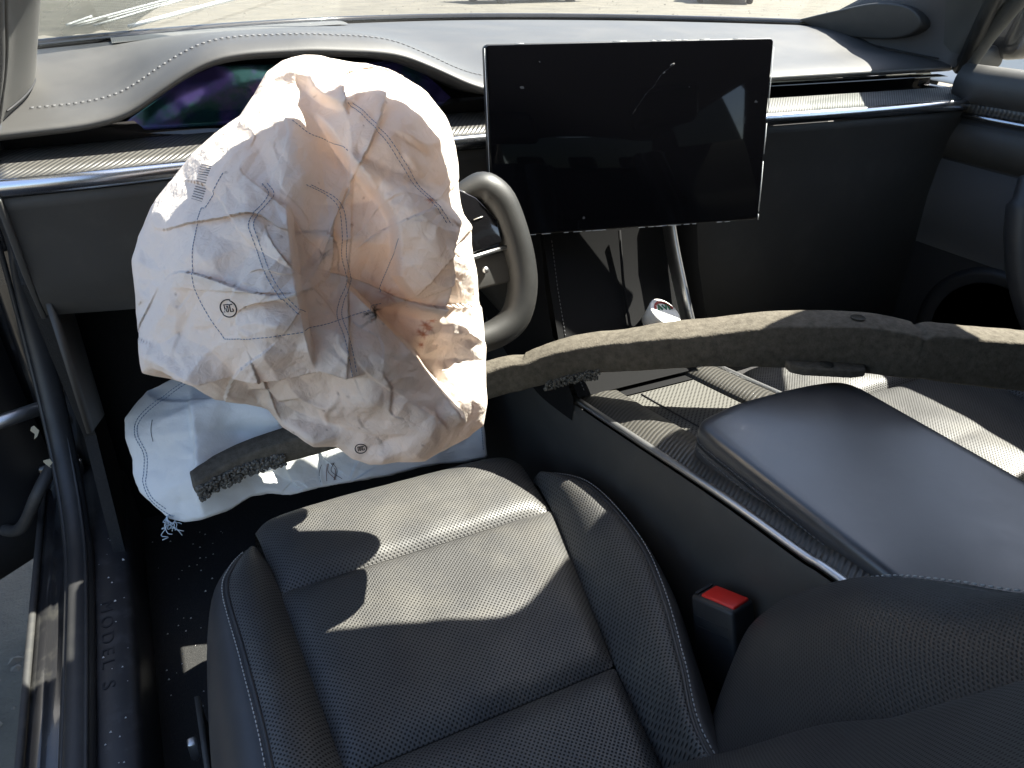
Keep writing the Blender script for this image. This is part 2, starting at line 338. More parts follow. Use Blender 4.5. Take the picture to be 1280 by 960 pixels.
# ---------------------------------------------------------------- dashboard
dash = thing('dashboard', (.63, 1.0, .6), 'dark grey stitched dashboard with hooded binnacle and woven trim strip', 'dashboard')
LIP = [(-.16, 1.083), (-.12, 1.085), (-.05, 1.088), (-.012, 1.094), (.012, 1.104), (.04, 1.121), (.078, 1.141), (.106, 1.151), (.14, 1.155), (.22, 1.156), (.30, 1.151), (.335, 1.146), (.365, 1.135), (.395, 1.122), (.43, 1.106), (.46, 1.097), (.50, 1.092), (.7, 1.091), (1.2, 1.091), (1.42, 1.091)]
def sm(x, tab, w=.014): return np.mean([ip(x+d, tab) for d in (-w, -w/2, 0, w/2, w)])
def ylip(x): return 1.005-.012*((x-.63)/.75)**2+.012*math.exp(-((x-.24)/.2)**2)
def dash_sec(x):
    z = sm(x, LIP); y = ylip(x); yc = ycowl(x); hood = max(0, z-1.092); th = .015
    pts = [(yc+.01, 1.10), (yc, 1.128), (yc-.02, 1.131), (yc-(yc-1.12)*.35, 1.134+.1*hood), (yc-(yc-1.12)*.7, 1.126+.45*hood), (1.145, min(z+.016, 1.117+.66*hood)+.0), (1.10, z+.010), (1.062, z+.0085), (1.03, z+.005), (1.012+y-1.005, z-.001), (y+.001, z-.004), (y-.001, z-.008), (y+.002, z-th+.003), (y+.014, z-th-.001), (y+.05, z-th-.003), (y+.14, z-th-.012)]
    return [(x, a, b) for a, b in pts]
xs = np.r_[np.linspace(-.138, .5, 90), np.linspace(.51, 1.395, 46)]
grid('top_pad', [dash_sec(x) for x in xs], M['vinyl'], dash, sub=1)
st_ = [(x, 1.052, sm(x, LIP)+.0085) for x in np.linspace(-.1, .47, 160)]
for dy in (0, .006): mesh('stitching', *dashes([(a, b+dy, c) for a, b, c in st_], .0007, .0045, .003), M['dthread'], dash)
P = [[(x, ycowl(x)-.025-w, 1.1325+.0035+.002*math.sin(math.pi*i/3)) for i, w in enumerate((0, .03, .06, .09))] for x in np.linspace(.0, .42, 30)]
grid('vent_mesh', P, M['grille'], dash)
# trim shelf, chrome strip and dark slot behind it
CH = [(-.139, .952), (-.05, .955), (.05, .965), (.25, .975), (.5, .975), (.7, .967), (.93, .948), (1.15, .935), (1.39, .925)]
CHP = cr([(a, b, 0) for a, b in CH], 80); xs = CHP[:, 0]; ych = CHP[:, 1]
grid('woven_trim', [[(x, y+.004, 1.039), (x, y+.03, 1.045), (x, y+.06, 1.051), (x, y+.085, 1.054), (x, y+.10, 1.05)] for x, y in zip(xs, ych) if x < .52], M['carbon'], dash, solid=.006)
grid('woven_trim', [[(x, y+.004, 1.039), (x, y+.03, 1.046), (x, y+.055, 1.053), (x, y+.065, 1.05)] for x, y in zip(xs, ych) if x >= .51], M['grille'], dash, solid=.006)
grid('chrome_strip', [[(x, y+.006, 1.0395), (x, y, 1.040), (x, y-.004, 1.037), (x, y-.005, 1.030), (x, y-.002, 1.022), (x, y+.006, 1.021)] for x, y in zip(xs, ych)], M['chrome'], dash)
grid('slot_panel', [[(x, y+.09, 1.04), (x, y+.105, 1.05), (x, y+.107, 1.071)] for x, y in zip(xs, ych)], M['gloss'], dash)
grid('vent_blade', [[(x, y+.085, 1.067), (x, y+.07, 1.0685), (x, y+.09, 1.071)] for x, y in zip(xs, ych) if x > .5], M['gloss'], dash)
# lower panel under the chrome strip
def low(x, y):
    zb = ip(x, [(-.14, .86), (.0, .845), (.44, .82), (.5, .72), (.75, .62), (.85, .56), (1.4, .55)])
    return [(x, y+.006, 1.019), (x, y+.003, 1.013), (x, y+.006, 1.004), (x, y+.016, .96), (x, y+.022, .92), (x, y+.03, zb+.03), (x, y+.045, zb+.006), (x, y+.07, zb), (x, y+.25, zb+.02)]
grid('lower_panel', [low(x, y) for x, y in zip(xs, ych)], M['grey'], dash)
prism('end_cap', [(.945, 1.02), (1.03, 1.085), (1.10, 1.09), (1.12, .9), (1.0, .86), (.965, .93)], 'x', -.146, -.1395, M['grey'], dash, bev=.002)
grid('knee_panel_edge', [[(-.135+.01*t, .985+.10*t, .90-.03*t+dz) for t in np.linspace(0, 1, 6)] for dz in (0, -.10, -.2)], M['grey'], dash, solid=.006)
grid('binnacle_back', [[(x, 1.085, 1.045), (x, 1.115, 1.06), (x, 1.12, sm(x, LIP)-.004)] for x in np.linspace(-.135, .5, 60)], M['matte'], dash)
# instrument display in the binnacle
disp_mat = mat('painted_reflection_glass', (.010, .05, .058), .07, .75, var=(13, (.05, .04, .16), .44, .56))  # teal and violet noise paints the airbag's reflection into the glass colour
idp = thing('instrument_display', (.2, 1.11, 1.06), 'dark instrument display recessed under the dashboard hood, violet reflection painted in', 'display')
D = [(-.02, 1.058), (.40, 1.058), (.425, 1.075), (.375, 1.118), (.34, 1.126), (.11, 1.130), (.07, 1.116), (.0, 1.075)]
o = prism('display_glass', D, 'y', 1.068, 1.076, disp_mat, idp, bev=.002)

# ---------------------------------------------------------------- touchscreen
ts = thing('touchscreen', (.61, .93, .92), 'large black cracked centre touchscreen standing in front of the dashboard', 'screen')
tl, tr_, bl_, br_ = map(np.array, ((.427, .952, 1.154), (.808, .852, 1.162), (.416, .918, .9135), (.809, .818, .917)))
ex = (tr_-tl+br_-bl_)/2; wx = np.linalg.norm(ex); ex /= wx; ez = (tl-bl_+tr_-br_)/2; ez -= ez.dot(ex)*ex; hz = np.linalg.norm(ez); ez /= hz
en = np.cross(ex, ez); cen = (tl+tr_+bl_+br_)/4
MS = Matrix(((ex[0], -en[0], ez[0], cen[0]), (ex[1], -en[1], ez[1], cen[1]), (ex[2], -en[2], ez[2], cen[2]), (0, 0, 0, 1)))   # local x right, y into dash, z up
def rrect(w, h, r, n=5):
    out = []
    for cx, cz, a0 in ((w/2-r, h/2-r, 0), (-w/2+r, h/2-r, 90), (-w/2+r, -h/2+r, 180), (w/2-r, -h/2+r, 270)):
        out += [(cx+r*math.cos(R(a0+90*i/n)), cz+r*math.sin(R(a0+90*i/n))) for i in range(n+1)]
    return out
def slab(name, w, h, r, y0, y1, m, parent, bev=.0015):
    q = rrect(w, h, r); n = len(q)
    V = [MS @ Vector((a, y0, b)) for a, b in q]+[MS @ Vector((a, y1, b)) for a, b in q]
    return mesh(name, V, [tuple(range(n))[::-1], tuple(range(n, 2*n))]+[(i, (i+1) % n, n+(i+1) % n, n+i) for i in range(n)], m, parent, bev=bev)
slab('housing', wx, hz, .006, .0015, .018, M['dark'], ts, .002)
sg = mat('screen_glass', (.004, .004, .005), .035, spec=.32)
nt = sg.node_tree; n1 = nt.nodes.new('ShaderNodeTexNoise'); n1.inputs['Scale'].default_value = 26; n1.inputs['Detail'].default_value = 10; n1.inputs['Roughness'].default_value = .7
tc = nt.nodes.new('ShaderNodeTexCoord'); nt.links.new(tc.outputs['Object'], n1.inputs['Vector'])
mr = nt.nodes.new('ShaderNodeMapRange'); mr.inputs[1].default_value = .55; mr.inputs[2].default_value = .85; mr.inputs[3].default_value = .03; mr.inputs[4].default_value = .16
nt.links.new(n1.outputs[0], mr.inputs[0]); nt.links.new(mr.outputs[0], nt.nodes['Principled BSDF'].inputs['Roughness'])
slab('glass', wx-.003, hz-.003, .005, -.0012, .0016, sg, ts, .0008)
slab('rear_shell', wx*.7, hz*.7, .02, .018, .035, M['dark'], ts, .006)
box('mount', (.62, 1.0, 1.02), (.09, .16, .07), M['dark'], ts, .01)
def onscreen(u, v, y=-.0017): return MS @ Vector(((u-.5)*wx, y, (.5-v)*hz))
ck = mat('glass_crack', (.2, .2, .2), .4)
def crack(name, pts, r=.00035):
    q = cr(np.array([onscreen(u, v) for u, v in pts]), 40); q = [np.array(a)+.0004*RNG.normal(size=3)*np.array([1, 0, 1]) for a in q]
    tube(name, q, [r*random.uniform(.3, 1.3) for _ in q], ck, ts, k=5)
crack('crack', [(.50, .37), (.545, .27), (.57, .235), (.60, .17), (.645, .12)], .00011); crack('crack', [(.63, .125), (.64, .118)], .0006); crack('crack', [(.605, .165), (.61, .16)], .0005)
for u, v, r in ((.12, .215, .003), (.33, .92, .002), (.18, .09, .0012), (.95, .33, .003), (.70, .24, .0008)):
    V = [onscreen(u+r*random.uniform(.4, 1.2)*math.cos(a)/wx, v+r*random.uniform(.4, 1.2)*math.sin(a)/hz, -.0014) for a in np.linspace(0, 5.6, 9)]
    mesh('smudge', V, [tuple(range(9))], mat('smudge', (.09, .09, .09), .7), ts, smooth=False)
parts = []
for v0, e in ((.998, 0), (.002, 1)):
    t = 0
    while t < 1:
        l = random.uniform(.01, .05)
        if random.random() < (.8 if e == 0 else .35): parts.append(tube_vf([onscreen(t, v0, -.0012), onscreen(min(1, t+l), v0, -.0012)], .0005, 5))
        t += l+random.uniform(0, .02)
for a, b in ((.05, .4), (.45, .62), (.66, .95), (.965, .995)): parts.append(tube_vf([onscreen(.999, a, -.001), onscreen(.9995, b, -.001)], .0007, 5))
parts.append(tube_vf([onscreen(.001, .02, -.001), onscreen(.001, .98, -.001)], .0005, 5))
tag(mesh('chipped_edge', *joinvf(parts), mat('chipped_glass_edge', (.45, .46, .46), .3), ts), kind='stuff')

# ---------------------------------------------------------------- steering yoke
yk = thing('steering_yoke', (.22, .76, .93), 'black leather steering yoke half hidden by the driver airbag', 'steering wheel')
def yy(x, z, o=0): return Vector((.215+x, .745+.36*(z)-.93*0+o, .955+z))
grip = [(a*.905, b*.75-.004) for a, b in [(.075, .088), (.095, .088), (.120, .098), (.140, .098), (.158, .078), (.170, .035), (.176, -.010), (.174, -.050), (.160, -.086), (.135, -.104), (.10, -.112), (.05, -.118), (0, -.12)]]
rad = [.007, .009, .014, .0195, .0205, .0195, .0185, .018, .018, .0175, .016, .015, .015]
for sx in (1, -1):
    q = cr([yy(sx*a, b) for a, b in grip], 60); rr = np.interp(np.linspace(0, 12, 60), range(13), rad)
    gr = tube('grip', q, rr, M['dusty'], yk, k=20, flat=1.0, up=(0, -1, .36))
    mesh('grip_stitching', *dashes([np.array(a)+np.array([sx*.0, -.004, 0])+(np.array([sx, 0, 0])*np.cos(0)*r*.93) for a, r in zip(q[14:42], rr[14:42])], .0006, .003, .002), M['thread'], gr)
    V = [(.04, .078), (.085, .080), (.112, .066), (.134, .040), (.136, .016), (.09, .008), (.04, .006)]
    mesh('switch_panel', [yy(sx*a, b, -.014) for a, b in V]+[yy(sx*a, b, .02) for a, b in V], [tuple(range(7)), tuple(range(7, 14))[::-1]]+[(i, (i+1) % 7, 7+(i+1) % 7, 7+i) for i in range(7)], M['gloss'], yk, bev=.003)
    tube('spoke_trim', [yy(sx*.03, .003, -.012), yy(sx*.09, .004, -.012), yy(sx*.145, .010, -.008)], .003, M['alu'], yk)
    V = [(.03, .0), (.15, .006), (.155, -.03), (.12, -.032), (.08, -.035), (.03, -.05)]
    mesh('spoke', [yy(sx*a, b, -.004) for a, b in V]+[yy(sx*a, b, .022) for a, b in V], [tuple(range(6)), tuple(range(6, 12))[::-1]]+[(i, (i+1) % 6, 6+(i+1) % 6, 6+i) for i in range(6)], M['grey'], yk, bev=.004)
    lathe('scroll_wheel', [(0, -.006), (.008, -.006), (.010, -.003), (.010, .003), (.008, .006), (0, .006)], M['alu'], yk, Matrix.Translation(yy(sx*.085, .045, -.016)) @ Matrix.Rotation(R(90), 4, 'Y'))
    lathe('button', [(0, 0), (.004, 0), (.0035, .003), (0, .0035)], M['alu'], yk, Matrix.Translation(yy(sx*.112, -.012, -.006)) @ Matrix.Rotation(R(70), 4, 'X'))
    mesh('switch_mark', *tube_vf([yy(sx*.104, .044, -.0147), yy(sx*.115, .046, -.0147)], .0006, 5), M['fleck'], yk)
box('hub', (.215, .77, .945), (.15, .06, .15), M['dark'], yk, .02)
box('sun_block_shroud', (.215, .885, .90), (.15, .19, .125), M['dark'], yk, .03)  # box added around the column to keep sun off the sill
tube('steering_column', [(.215, .79, .93), (.215, 1.0, .86)], .045, M['dark'], yk, k=20)

# ---------------------------------------------------------------- crumpled fabric
def tin(u, v, cell, rng, ang, warp=.4, st=1.):
    c, s = math.cos(ang), math.sin(ang); a = (u*c+v*s)/cell; b = (-u*s+v*c)/cell/st
    a = a+warp*(np.sin(b*1.3+2.1)+.6*np.sin(a*.9+b*2.3)); b = b+warp*(np.sin(a*1.1+.4)+.6*np.sin(b*.7-a*1.9+1.))
    H = rng.uniform(-1, 1, (128, 128)); Q = rng.random((128, 128)) < .5
    i = np.floor(a).astype(int); j = np.floor(b).astype(int); f = a-i; g = b-j; i %= 127; j %= 127
    h00, h10, h01, h11 = H[i, j], H[i+1, j], H[i, j+1], H[i+1, j+1]
    A = np.where(f+g < 1, h00+f*(h10-h00)+g*(h01-h00), h11+(1-f)*(h01-h11)+(1-g)*(h10-h11))
    B = np.where(f > g, h00+f*(h10-h00)+g*(h11-h10), h00+g*(h01-h00)+f*(h11-h01))
    return np.where(Q[i, j], A, B)
class Cloth:
    def __init__(s, org, e1, e2, e3, out, ctl, steps, layers, cen, seed):
        s.o, s.e1, s.e2, s.e3 = (np.array(a, float) for a in (org, e1, e2, e3)); s.steps = steps; s.layers = layers; s.c = np.array(cen); s.seed = seed
        C = np.array(ctl); s.C = C[:, :2]
        K = s.ker(np.linalg.norm(s.C[:, None]-s.C[None], axis=2)); n = len(C); Pm = np.c_[np.ones(n), s.C]
        A = np.block([[K+np.eye(n)*2e-5, Pm], [Pm.T, np.zeros((3, 3))]]); s.w = np.linalg.solve(A, np.r_[C[:, 2], 0, 0, 0])
        O = np.array(out); s.th = np.linspace(-math.pi, math.pi, 721); s.rb = np.zeros(721)
        for k, t in enumerate(s.th):
            d = np.array([math.cos(t), math.sin(t)]); p = O-s.c; q = np.roll(p, -1, 0); e = q-p
            den = d[0]*e[:, 1]-d[1]*e[:, 0]; den = np.where(abs(den) < 1e-9, 1e-9, den)
            r = (p[:, 0]*e[:, 1]-p[:, 1]*e[:, 0])/den; w = (p[:, 0]*d[1]-p[:, 1]*d[0])/den
            ok = (w >= -1e-6) & (w <= 1+1e-6) & (r > 0); s.rb[k] = r[ok].max() if ok.any() else s.rb[k-1]
    def ker(s, d): return np.where(d > 1e-9, d*d*np.log(d+1e-12), 0)
    def base(s, u, v):
        sh = u.shape; p = np.c_[u.ravel(), v.ravel()]; n = len(s.C)
        h = s.ker(np.linalg.norm(p[:, None]-s.C[None], axis=2)) @ s.w[:n]+s.w[n]+p @ s.w[n+1:]
        for pts, amp, L, sg in s.steps:
            q = np.array(pts); best = np.full(len(p), 9.); sd = np.zeros(len(p)); tt = np.zeros(len(p)); m = len(q)-1
            for i in range(m):
                a, b = q[i], q[i+1]; e = b-a; t = np.clip(((p-a) @ e)/(e @ e), 0, 1); dv = p-(a+t[:, None]*e); dd = np.linalg.norm(dv, axis=1)
                cs = e[0]*dv[:, 1]-e[1]*dv[:, 0]; k = dd < best; best = np.where(k, dd, best); sd = np.where(k, np.sign(cs), sd); tt = np.where(k, (i+t)/m, tt)
            fade = np.clip(np.minimum(tt, 1-tt)/.16, 0, 1); fade = fade*fade*(3-2*fade)
            x = best*sd*sg; w = .0022
            h = h+amp*fade*np.where(x > 0, np.minimum(1, x/w)*np.exp(-np.maximum(0, x-w)/L), -.45*np.exp(x/(.6*L))*np.minimum(1, -x/w))
        return h.reshape(sh)
    def rim(s, u, v):
        a = np.arctan2(v-s.c[1], u-s.c[0]); return np.hypot(u-s.c[0], v-s.c[1])/np.interp(a, s.th, s.rb)
    def crumple(s, u, v):
        r = np.random.default_rng(s.seed); h = np.zeros_like(u)
        for cell, amp, an, st in s.layers:
            t = tin(u, v, cell, r, an, .4, st); h = h+amp*t
        return h
    def height(s, u, v, D, ew):
        r = s.rim(u, v); e = np.clip((1-r)/ew, 0, 1); E = np.sqrt(np.clip(1-(1-e)**2, 0, 1))
        return s.base(u, v)+s.crumple(u, v)*(.35+.65*E)-D*(1-E), E
    def P(s, u, v, h): return s.o+u[..., None]*s.e1+v[..., None]*s.e2+h[..., None]*s.e3
    def build(s, name, m, parent, na, nr, D, ew, back, sub=0):
        th = np.linspace(-math.pi, math.pi, na, endpoint=False); t = np.linspace(0, 1, nr)[1:]; rr = 1-(1-t)**1.25
        jit = 1+.012*np.array([noise.noise((math.cos(a)*7, math.sin(a)*7, s.seed)) for a in th])+.006*np.array([noise.noise((math.cos(a)*25, math.sin(a)*25, s.seed)) for a in th])
        rb = np.interp(th, s.th, s.rb); U = s.c[0]+np.cos(th)[:, None]*(rb*jit)[:, None]*rr[None]; Vv = s.c[1]+np.sin(th)[:, None]*(rb*jit)[:, None]*rr[None]
        h, E = s.height(U, Vv, D, ew)
        e = np.clip((1-rr)/ew, 0, 1); E = np.broadcast_to(np.sqrt(1-(1-e)**2), U.shape)
        hb = s.base(U, Vv)-D-back*E+.8*s.crumple(U+.31, Vv+.17)*E
        hb[:, -1] = h[:, -1]
        c0 = s.height(np.array([s.c[0]]), np.array([s.c[1]]), D, ew)[0]
        F_ = s.P(U, Vv, h).reshape(-1, 3); B_ = s.P(U, Vv, hb).reshape(-1, 3); n = nr-1; N0 = na*n
        V = np.vstack([F_, B_, s.P(np.array([s.c[0]]), np.array([s.c[1]]), c0), s.P(np.array([s.c[0]]), np.array([s.c[1]]), c0-D-back)])
        F = []
        for i in range(na):
            k = (i+1) % na
            for j in range(n-1):
                F.append((i*n+j, i*n+j+1, k*n+j+1, k*n+j)); F.append((N0+i*n+j, N0+k*n+j, N0+k*n+j+1, N0+i*n+j+1))
            F.append((2*N0, i*n, k*n)); F.append((2*N0+1, N0+k*n, N0+i*n))
        o = mesh(name, V, F, m, parent); return o
    def path(s, pts, n, lift, D, ew):
        q = cr([(a, b, 0) for a, b in pts], n); u, v = q[:, 0], q[:, 1]; h, _ = s.height(u, v, D, ew)
        return s.P(u, v, h+lift)
OUT = [(0.015, 0.178), (-0.005, 0.174), (-0.019, 0.165), (-0.032, 0.142), (-0.045, 0.123), (-0.068, 0.111), (-0.09, 0.095), (-0.108, 0.076), (-0.13, 0.053), (-0.145, 0.028), (-0.151, 0.009), (-0.152, -0.015), (-0.154, -0.037), (-0.154, -0.061), (-0.153, -0.087), (-0.133, -0.094), (-0.114, -0.103), (-0.099, -0.119), (-0.075, -0.126), (-0.056, -0.136), (-0.046, -0.153), (-0.033, -0.162), (-0.02, -0.176), (0.001, -0.18), (0.014, -0.193), (0.03, -0.2), (0.06, -0.203), (0.084, -0.208), (0.109, -0.199), (0.133, -0.191), (0.149, -0.183), (0.154, -0.158), (0.158, -0.13), (0.162, -0.099), (0.162, -0.071), (0.16, -0.045), (0.159, -0.024), (0.151, -0.0), (0.15, 0.017), (0.143, 0.028), (0.141, 0.053), (0.142, 0.075), (0.14, 0.1), (0.135, 0.121), (0.123, 0.141), (0.106, 0.156), (0.086, 0.164), (0.07, 0.169), (0.049, 0.173), (0.032, 0.177)]
CTL = [(0.015, 0.182, -0.07), (-0.022, 0.16, -0.06), (0.064, 0.168, -0.06), (0.12, 0.14, -0.05), (-0.092, 0.092, -0.05), (-0.142, 0.026, -0.05), (-0.156, -0.043, -0.04), (-0.14, -0.086, -0.02), (-0.099, -0.095, 0), (0.143, 0.095, -0.05), (0.148, 0.043, -0.06), (0.169, -0.021, -0.09), (0.173, -0.098, -0.09), (0.158, -0.18, -0.07), (0.111, -0.203, -0.05), (0.03, -0.201, -0.05), (-0.028, -0.17, -0.05), (-0.066, -0.128, -0.04), (-0.014, 0.131, -0.02), (-0.001, 0.093, 0.015), (-0.002, 0.062, 0.03), (-0.049, 0.084, -0.005), (-0.078, 0.046, 0.01), (-0.101, 0.002, 0.02), (-0.062, -0.001, 0.045), (-0.029, 0.015, 0.05), (-0.025, -0.029, 0.055), (-0.063, -0.052, 0.045), (-0.035, -0.075, 0.045), (0.004, -0.081, 0.03), (0.009, 0.02, 0.01), (0.009, -0.014, 0.0), (0.014, -0.042, 0.015), (0.035, 0.011, 0.015), (0.05, 0.045, 0.0), (0.032, 0.088, -0.01), (0.023, 0.132, -0.03), (0.055, 0.119, 0.0), (0.086, 0.101, 0.02), (0.094, 0.06, 0.03), (0.098, 0.02, 0.02), (0.089, -0.014, 0.01), (0.056, -0.011, -0.015), (0.067, -0.065, -0.035), (0.098, -0.086, -0.05), (0.12, -0.113, -0.055), (0.114, -0.054, -0.03), (0.145, -0.058, -0.05), (0.065, -0.122, 0.0), (0.038, -0.079, 0.025), (0.094, -0.161, -0.02), (0.02, -0.145, -0.03), (-0.009, -0.135, -0.04), (0.048, -0.174, -0.035), (0.157, 0.012, -0.06)]
STEPS = [([(-0.149, -0.086), (-0.128, -0.091), (-0.107, -0.101), (-0.08, -0.098), (-0.054, -0.102), (-0.026, -0.1), (-0.005, -0.097), (0.016, -0.106), (0.039, -0.104)], 0.022, 0.05, 1), ([(0.024, -0.023), (0.044, -0.046), (0.064, -0.071), (0.082, -0.095), (0.1, -0.125), (0.118, -0.153), (0.137, -0.183)], 0.026, 0.06, -1), ([(0.017, 0.128), (0.028, 0.103), (0.043, 0.071), (0.061, 0.046), (0.07, 0.027), (0.071, 0.002), (0.071, -0.023), (0.084, -0.044), (0.107, -0.056)], 0.024, 0.05, 1), ([(-0.013, 0.046), (-0.013, 0.015), (-0.013, -0.016), (-0.011, -0.055), (-0.007, -0.093)], 0.016, 0.025, -1), ([(0.138, 0.031), (0.127, 0.012), (0.118, -0.005), (0.123, -0.028), (0.118, -0.053), (0.111, -0.075)], 0.03, 0.06, -1), ([(0.017, 0.165), (0.017, 0.146), (0.023, 0.138), (0.036, 0.127), (0.042, 0.119)], 0.012, 0.03, 1), ([(-0.076, -0.119), (-0.055, -0.116), (-0.047, -0.132), (-0.028, -0.129), (-0.01, -0.142), (-0.006, -0.164)], 0.01, 0.03, 1)]
SEAMS = [[(-0.063, 0.074), (-0.08, 0.048), (-0.085, 0.045), (-0.092, 0.013), (-0.094, -0.017), (-0.087, -0.039), (-0.076, -0.06)], [(-0.076, -0.06), (-0.043, -0.059), (0.001, -0.057), (0.015, -0.055), (0.038, -0.051), (0.058, -0.048)], [(-0.032, 0.062), (-0.028, 0.051), (-0.044, 0.032), (-0.043, 0.017), (-0.036, -0.011), (-0.027, -0.029), (-0.014, -0.045)], [(0.003, 0.059), (0.02, 0.05), (0.028, 0.038), (0.028, 0.018), (0.026, -0.002), (0.028, -0.023), (0.019, -0.04), (0.015, -0.052), (0.018, -0.067), (0.02, -0.084), (0.021, -0.102)], [(0.046, 0.127), (0.065, 0.098), (0.081, 0.07), (0.091, 0.051), (0.102, 0.036), (0.112, 0.018)], [(-0.002, 0.117), (0.011, 0.106), (0.027, 0.1), (0.041, 0.084)], [(0.072, 0.009), (0.069, -0.009), (0.056, -0.039)]]
ab = thing('driver_airbag', (.16, .75, .95), 'deflated crumpled cream driver airbag hanging over the steering yoke', 'airbag')
AB = Cloth((.119, .64, 1.021), (.9831, -.1828, 0), (.0607, .3263, .9433), (-.1724, -.9274, .3318), [(a*1.07, b*1.07) for a, b in OUT], CTL, [(a, b*1.35, c, d) for a, b, c, d in STEPS],
           [(.062, .0085, .4, 1), (.036, .0125, 1.1, 1.6), (.028, .0095, 2.6, 2.6), (.019, .0050, 2.0, 1.3), (.0105, .0019, .2, 1.5)], (0.003, -.012), 11)
DW, EW = .03, .10
bag = AB.build('bag_fabric', M['bag'], ab, 640, 170, DW, EW, .075)
# stains: brown scorch and dried smears, printed on the fabric
me = bag.data; ca = me.color_attributes.new('stain', 'FLOAT_COLOR', 'POINT'); cc = np.empty(len(me.vertices)*3); me.vertices.foreach_get('co', cc)
q = cc.reshape(-1, 3)-AB.o; us, vs = q @ AB.e1, q @ AB.e2; col = np.ones((len(us), 4)); RB = np.random.default_rng(3)
def blot(u, v, r, c, k=1., asp=1., an=0.):
    du, dv = us-u, vs-v; a, b = du*math.cos(an)+dv*math.sin(an), -du*math.sin(an)+dv*math.cos(an)
    w = k*np.clip(1.25-np.hypot(a, b*asp)/r*(1+.35*np.sin(7*np.arctan2(b, a)+u*900)), 0, 1)[:, None]
    col[:, :3] = col[:, :3]*(1-w)+col[:, :3]*np.array(c)*w
for u, v, r in ((.067, -.06, .03), (.085, -.085, .03), (.10, -.11, .03), (.062, -.035, .018), (.06, .0, .02), (.045, .03, .02)): blot(u, v, r, (.97, .86, .75), .4, .7, -1)
for u, v, r, k in ((.099, -.074, .005, .9), (.102, -.078, .004, .8), (.096, -.083, .0045, .9), (.094, -.094, .003, 1), (.064, -.041, .007, .6), (.101, .038, .004, .9), (.09, -.106, .003, .6), (.105, -.07, .003, .9), (.092, -.08, .003, .7)): blot(u, v, r, (.62, .27, .16), k, 1.6, u*90)
for u, v, r in ((.086, .062, .012), (.096, .051, .012), (.104, .040, .010), (.075, .07, .012), (.112, .02, .012)): blot(u, v, r, (.62, .65, .70), .35, 1.5, -1)
for _ in range(40): blot(RB.uniform(-.15, .15), RB.uniform(-.2, .17), RB.uniform(.0006, .0016), (.35, .3, .28), .7)
blot(.049, -.054, .0062, (.03, .025, .025), 1, 1.7, .2); blot(.041, -.053, .004, (.05, .04, .04), 1, 2.5, .3)
ca.data.foreach_set('color', col.ravel())
for i, s_ in enumerate(SEAMS):
    q = AB.path(s_, 130, .0006, DW, EW)
    sm_ = mesh('seam_stitching', *dashes(q, .00038, .0026, .0009), M['bluethread'], ab)
    if i in (3, 2, 4):
        sgn = .004
        s2 = [(a+sgn, b) for a, b in s_]
        mesh('seam_stitching', *dashes(AB.path(s2, 130, .0006, DW, EW), .00038, .0026, .0009), M['bluethread'], ab)
def stamp(C_, cu, cv, r, parent, D, ew):
    parts = []
    def st(pts, rad=.00042):
        q = C_.path([(cu+a*r, cv+b*r) for a, b in pts], 5*len(pts), .0006, D, ew); parts.append(tube_vf(q, rad, 5))
    st([(math.cos(a), math.sin(a)) for a in np.linspace(0, 6.2832, 17)], .0005)
    st([(-.55, .42), (.6, .5)]); st([(-.5, .35), (-.45, -.45)]); st([(-.2, .3), (-.2, -.3), (.0, -.3), (.02, .3)]); st([(.25, .4), (.25, -.35)]); st([(.25, -.35), (.6, -.3), (.55, 0)])
    return mesh('printed_mark', *joinvf(parts), M['ink'], parent)
stamp(AB, -.068, -.035, .0068, ab, DW, EW); stamp(AB, .024, -.190, .0055, ab, DW, EW)
parts = []
for i in range(15):
    t = i/14; a, b = -.0885+.010*t, .0545+.030*t; w = .006
    parts.append(tube_vf(AB.path([(a-w*.8, b+w*.35), (a, b), (a+w*.8, b-w*.35)], 6, .0005, DW, EW), random.choice((.0002, .00035, .0005)), 4))
mesh('printed_barcode', *joinvf(parts), mat('faded_ink', (.16, .14, .13), .8), ab)
# ---------------------------------------------------------------- knee airbag
KOUT = [(-0.161, 0.22), (-0.216, 0.194), (-0.243, 0.186), (-0.26, 0.167), (-0.275, 0.146), (-0.274, 0.116), (-0.266, 0.084), (-0.268, 0.063), (-0.261, 0.036), (-0.245, 0.015), (-0.227, -0.009), (-0.203, -0.017), (-0.182, -0.018), (-0.144, -0.011), (-0.113, 0.004), (-0.089, 0.005), (-0.057, -0.003), (-0.012, 0.001), (0.034, 0.002), (0.093, 0.002), (0.141, 0.007), (0.178, 0.008), (0.215, 0.005), (0.256, 0.006), (0.261, 0.055), (0.257, 0.093), (0.248, 0.132), (0.177, 0.166), (0.073, 0.203), (-0.051, 0.224)]
KCTL = [(-0.251, 0.177, -0.03), (-0.267, 0.121, -0.01), (-0.242, 0.028, 0.01), (-0.203, -0.001, 0.015), (-0.213, 0.089, 0.02), (-0.17, 0.081, 0.04), (-0.145, 0.146, 0.02), (-0.176, 0.038, 0.045), (-0.121, 0.099, 0.0), (-0.074, 0.113, 0.02), (-0.119, 0.03, -0.005), (-0.009, 0.023, 0.0), (0.084, 0.021, 0.0), (0.183, 0.03, -0.01), (0.253, 0.046, -0.03), (0.008, 0.151, 0), (0.2, 0.128, -0.02), (-0.177, 0.201, -0.02)]
kb = thing('knee_airbag', (.15, .95, .6), 'flat white knee airbag with blue edge stitching hanging under the crumpled airbag', 'airbag')
